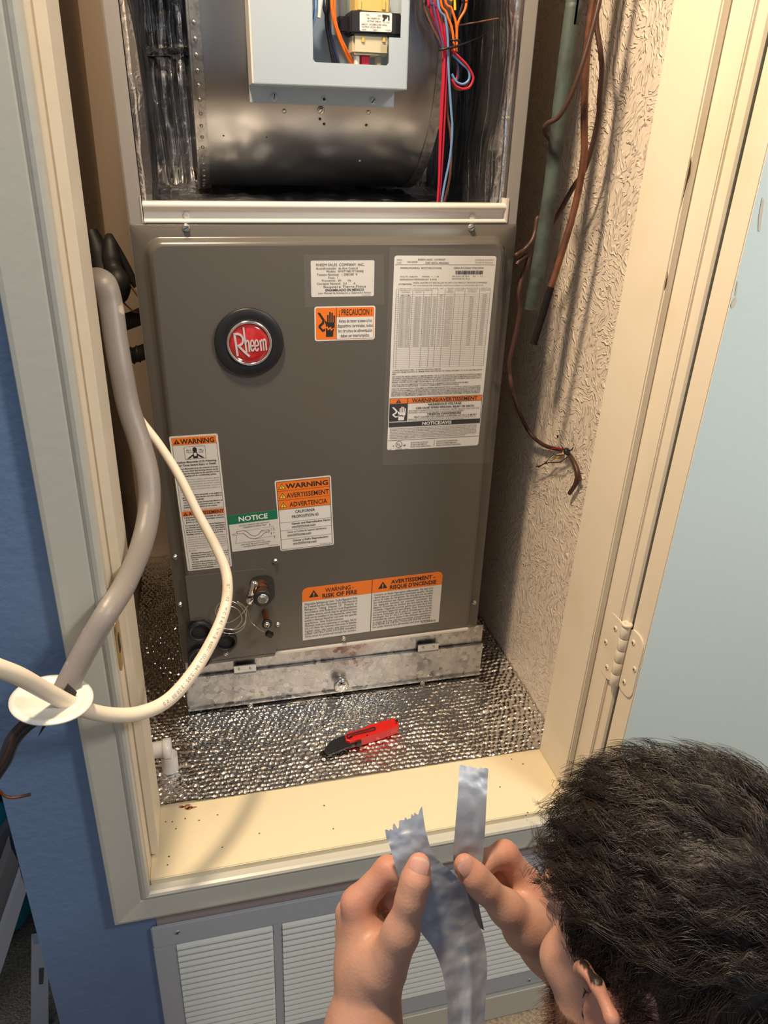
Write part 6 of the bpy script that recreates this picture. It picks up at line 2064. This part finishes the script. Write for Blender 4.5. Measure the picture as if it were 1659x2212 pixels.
for i in pick:
    fur(V[i], nrmv[i] + 0.8 * (HF * 0.3 - HU) + rr_.normal(0, 0.3, 3), rr_.uniform(0.008, 0.017), 0.00020)
be = MB()
be.v, be.f = [tuple(q) for q in vv], ff
be.m, be.s = [0] * len(ff), [True] * len(ff)
bo = be.build('beard', beard_m, person, fix=False)
bo['kind'] = 'stuff'; bo['label'] = 'short reddish brown beard'
vv, ff = [], []
for q in brow_pts:
    fur(q, HF * 0.6 + HL * np.sign((q - HC) @ HL) * 0.7 + HU * 0.2, 0.008, 0.0002)
be = MB()
be.v, be.f = [tuple(q) for q in vv], ff
be.m, be.s = [0] * len(ff), [True] * len(ff)
be.build('eyebrow', hair_m, person, fix=False)['kind'] = 'stuff'
for s in (-1, 1):
    MB().lathe(hp(0.0945, s * 0.031, 0.006), HF, [(0.0055, -0.001), (0.005, 0.0008), (0.002, 0.0014)], 16).build('iris', mat('iris%d' % (s + 1), (0.05, 0.03, 0.02), 0.2), person)

# clothing: shirt, trousers and boots of the crouching figure, below and behind the frame
shirt_m = mat('dark_work_shirt', (0.035, 0.04, 0.055), 0.9, bump=(300, 0.3, 0.001))
jean_m = mat('work_trousers', (0.05, 0.06, 0.09), 0.9, bump=(300, 0.3, 0.001))


def cloth(fn, lo, hi, vox, name, m):
    global S
    S = SDF(lo, hi, vox)
    fn()
    p_, q_ = S.mesh()
    me = bpy.data.meshes.new(name)
    me.from_pydata(p_.tolist(), [], q_[:, ::-1].tolist())
    me.polygons.foreach_set('use_smooth', [True] * len(q_))
    me.materials.append(m)
    _b = bmesh.new(); _b.from_mesh(me); bmesh.ops.recalc_face_normals(_b, faces=_b.faces); _b.to_mesh(me); _b.free()
    o = bpy.data.objects.new(name, me)
    COL.objects.link(o)
    o.parent = person
    return o


PEL = np.array([0.33, -0.10, 0.33])


def shirt():
    ax = (np.array([1.0, 0, 0]), np.array([0, 0.8, -0.6]), np.array([0, 0.6, 0.8]))
    S.ell(np.array([0.315, 0.09, 0.62]), ax, (0.185, 0.115, 0.20), 0.05)
    S.ell(np.array([0.325, -0.02, 0.45]), ax, (0.165, 0.115, 0.17), 0.06)
    S.cap(NB - np.array([0, 0.012, 0.055]), SL_, 0.066, 0.062, 0.04)
    S.cap(NB - np.array([0, 0.012, 0.055]), SR_, 0.066, 0.062, 0.04)
    for a, e in ((SL_, LE), (SR_, RE)):
        S.cap(a, a + (e - a) * 0.75, 0.062, 0.056, 0.03)


def trousers():
    S.ell(PEL, np.eye(3), (0.175, 0.135, 0.13), 0.05)
    for s in (-1, 1):
        hip = PEL + np.array([s * 0.085, 0.02, -0.03]); knee = np.array([0.33 + s * 0.15, 0.27, 0.085]); ank = np.array([0.33 + s * 0.13, -0.15, 0.075])
        S.cap(hip, knee, 0.088, 0.066, 0.04)
        S.cap(knee, ank, 0.066, 0.045, 0.03)


def boots():
    for s in (-1, 1):
        S.cap(np.array([0.33 + s * 0.13, -0.15, 0.07]), np.array([0.33 + s * 0.13, -0.24, 0.065]), 0.048, 0.045, 0.02)
        S.cap(np.array([0.33 + s * 0.13, -0.24, 0.06]), np.array([0.33 + s * 0.135, -0.30, 0.04]), 0.042, 0.036, 0.02)


cloth(shirt, (-0.05, -0.25, 0.22), (0.68, 0.42, 0.90), 0.006, 'shirt', shirt_m)
cloth(trousers, (0.02, -0.35, -0.02), (0.66, 0.42, 0.52), 0.006, 'trousers', jean_m)
cloth(boots, (0.08, -0.40, -0.02), (0.60, 0.0, 0.18), 0.005, 'boots', black_rubber)


# ------------------------------------------------------------------ foil tape
def ribbon(rows, name, label, nt_=14, fold=None, seed=1, jag=0.0):
    """rows: (left px, py, depth, right px, py, depth)"""
    Lp = spline([D(*r_[:3]) for r_ in rows], 8)
    Rp = spline([D(*r_[3:6]) for r_ in rows], 8)
    n_ = len(Lp)
    t = np.linspace(0, 1, nt_)
    P = Lp[:, None, :] * (1 - t)[None, :, None] + Rp[:, None, :] * t[None, :, None]
    to = P - camp
    to /= np.linalg.norm(to, axis=2)[..., None]
    s_ = np.linspace(0, 1, n_)
    if fold is not None:
        P = P + to * fold(s_[:, None], t[None, :])[..., None]
    ss, tt = np.meshgrid(s_, t, indexing='ij')
    P = P + to * (0.0026 * (vnoise(ss * 26, tt * 3.5, seed) - 0.5) + 0.0012 * (vnoise(ss * 60, tt * 8, seed + 1) - 0.5))[..., None]
    if jag:
        along = P[0] - P[4]
        along /= np.linalg.norm(along, axis=1)[:, None]
        for j_ in range(nt_):
            P[0, j_] += along[j_] * np.random.default_rng(seed + j_).uniform(-0.3, 1) * jag
    back = P + to * 0.00035
    k = MB().grid(P, 0, True)
    k.grid(back, 1, True)
    o = k.build(name, [tape_foil, tape_paper], None, fix=False)
    return tag(o, label, 'tape', 'pieces of foil tape in the hands')


def fold_b(s_, t):
    f = 0.012 * np.clip((t - 0.62) / 0.38, 0, 1) * np.clip((s_ - 0.30) * 4, 0, 1)
    return f + 0.006 * np.sin(math.pi * t) * np.clip((s_ - 0.45) * 3, 0, 1)


ribbon([(833, 1806, 0.612, 913, 1752, 0.610), (843, 1832, 0.608, 921, 1800, 0.607), (856, 1880, 0.6055, 938, 1848, 0.606), (872, 1925, 0.6045, 972, 1880, 0.607), (889, 1975, 0.604, 1002, 1915, 0.612), (908, 2012, 0.603, 1024, 1975, 0.617), (936, 2050, 0.602, 1044, 2022, 0.616), (955, 2100, 0.598, 1052, 2078, 0.610), (965, 2160, 0.590, 1050, 2140, 0.600), (967, 2225, 0.580, 1046, 2215, 0.588), (960, 2330, 0.560, 1040, 2320, 0.566)],
       'foil_tape_strip', 'long foil tape strip hanging from the left hand past the bottom edge', 26, fold_b, 3, 0.005)
ribbon([(992, 1656, 0.652, 1055, 1662, 0.654), (990, 1700, 0.646, 1052, 1710, 0.648), (983, 1790, 0.640, 1048, 1790, 0.642), (979, 1850, 0.6385, 1043, 1856, 0.640), (984, 1890, 0.6385, 1034, 1900, 0.640), (998, 1940, 0.636, 1034, 1950, 0.640), (1010, 1990, 0.630, 1046, 2010, 0.634)],
       'foil_tape_piece', 'short upright foil tape piece pinched in the right hand', 12, None, 13, 0.002)
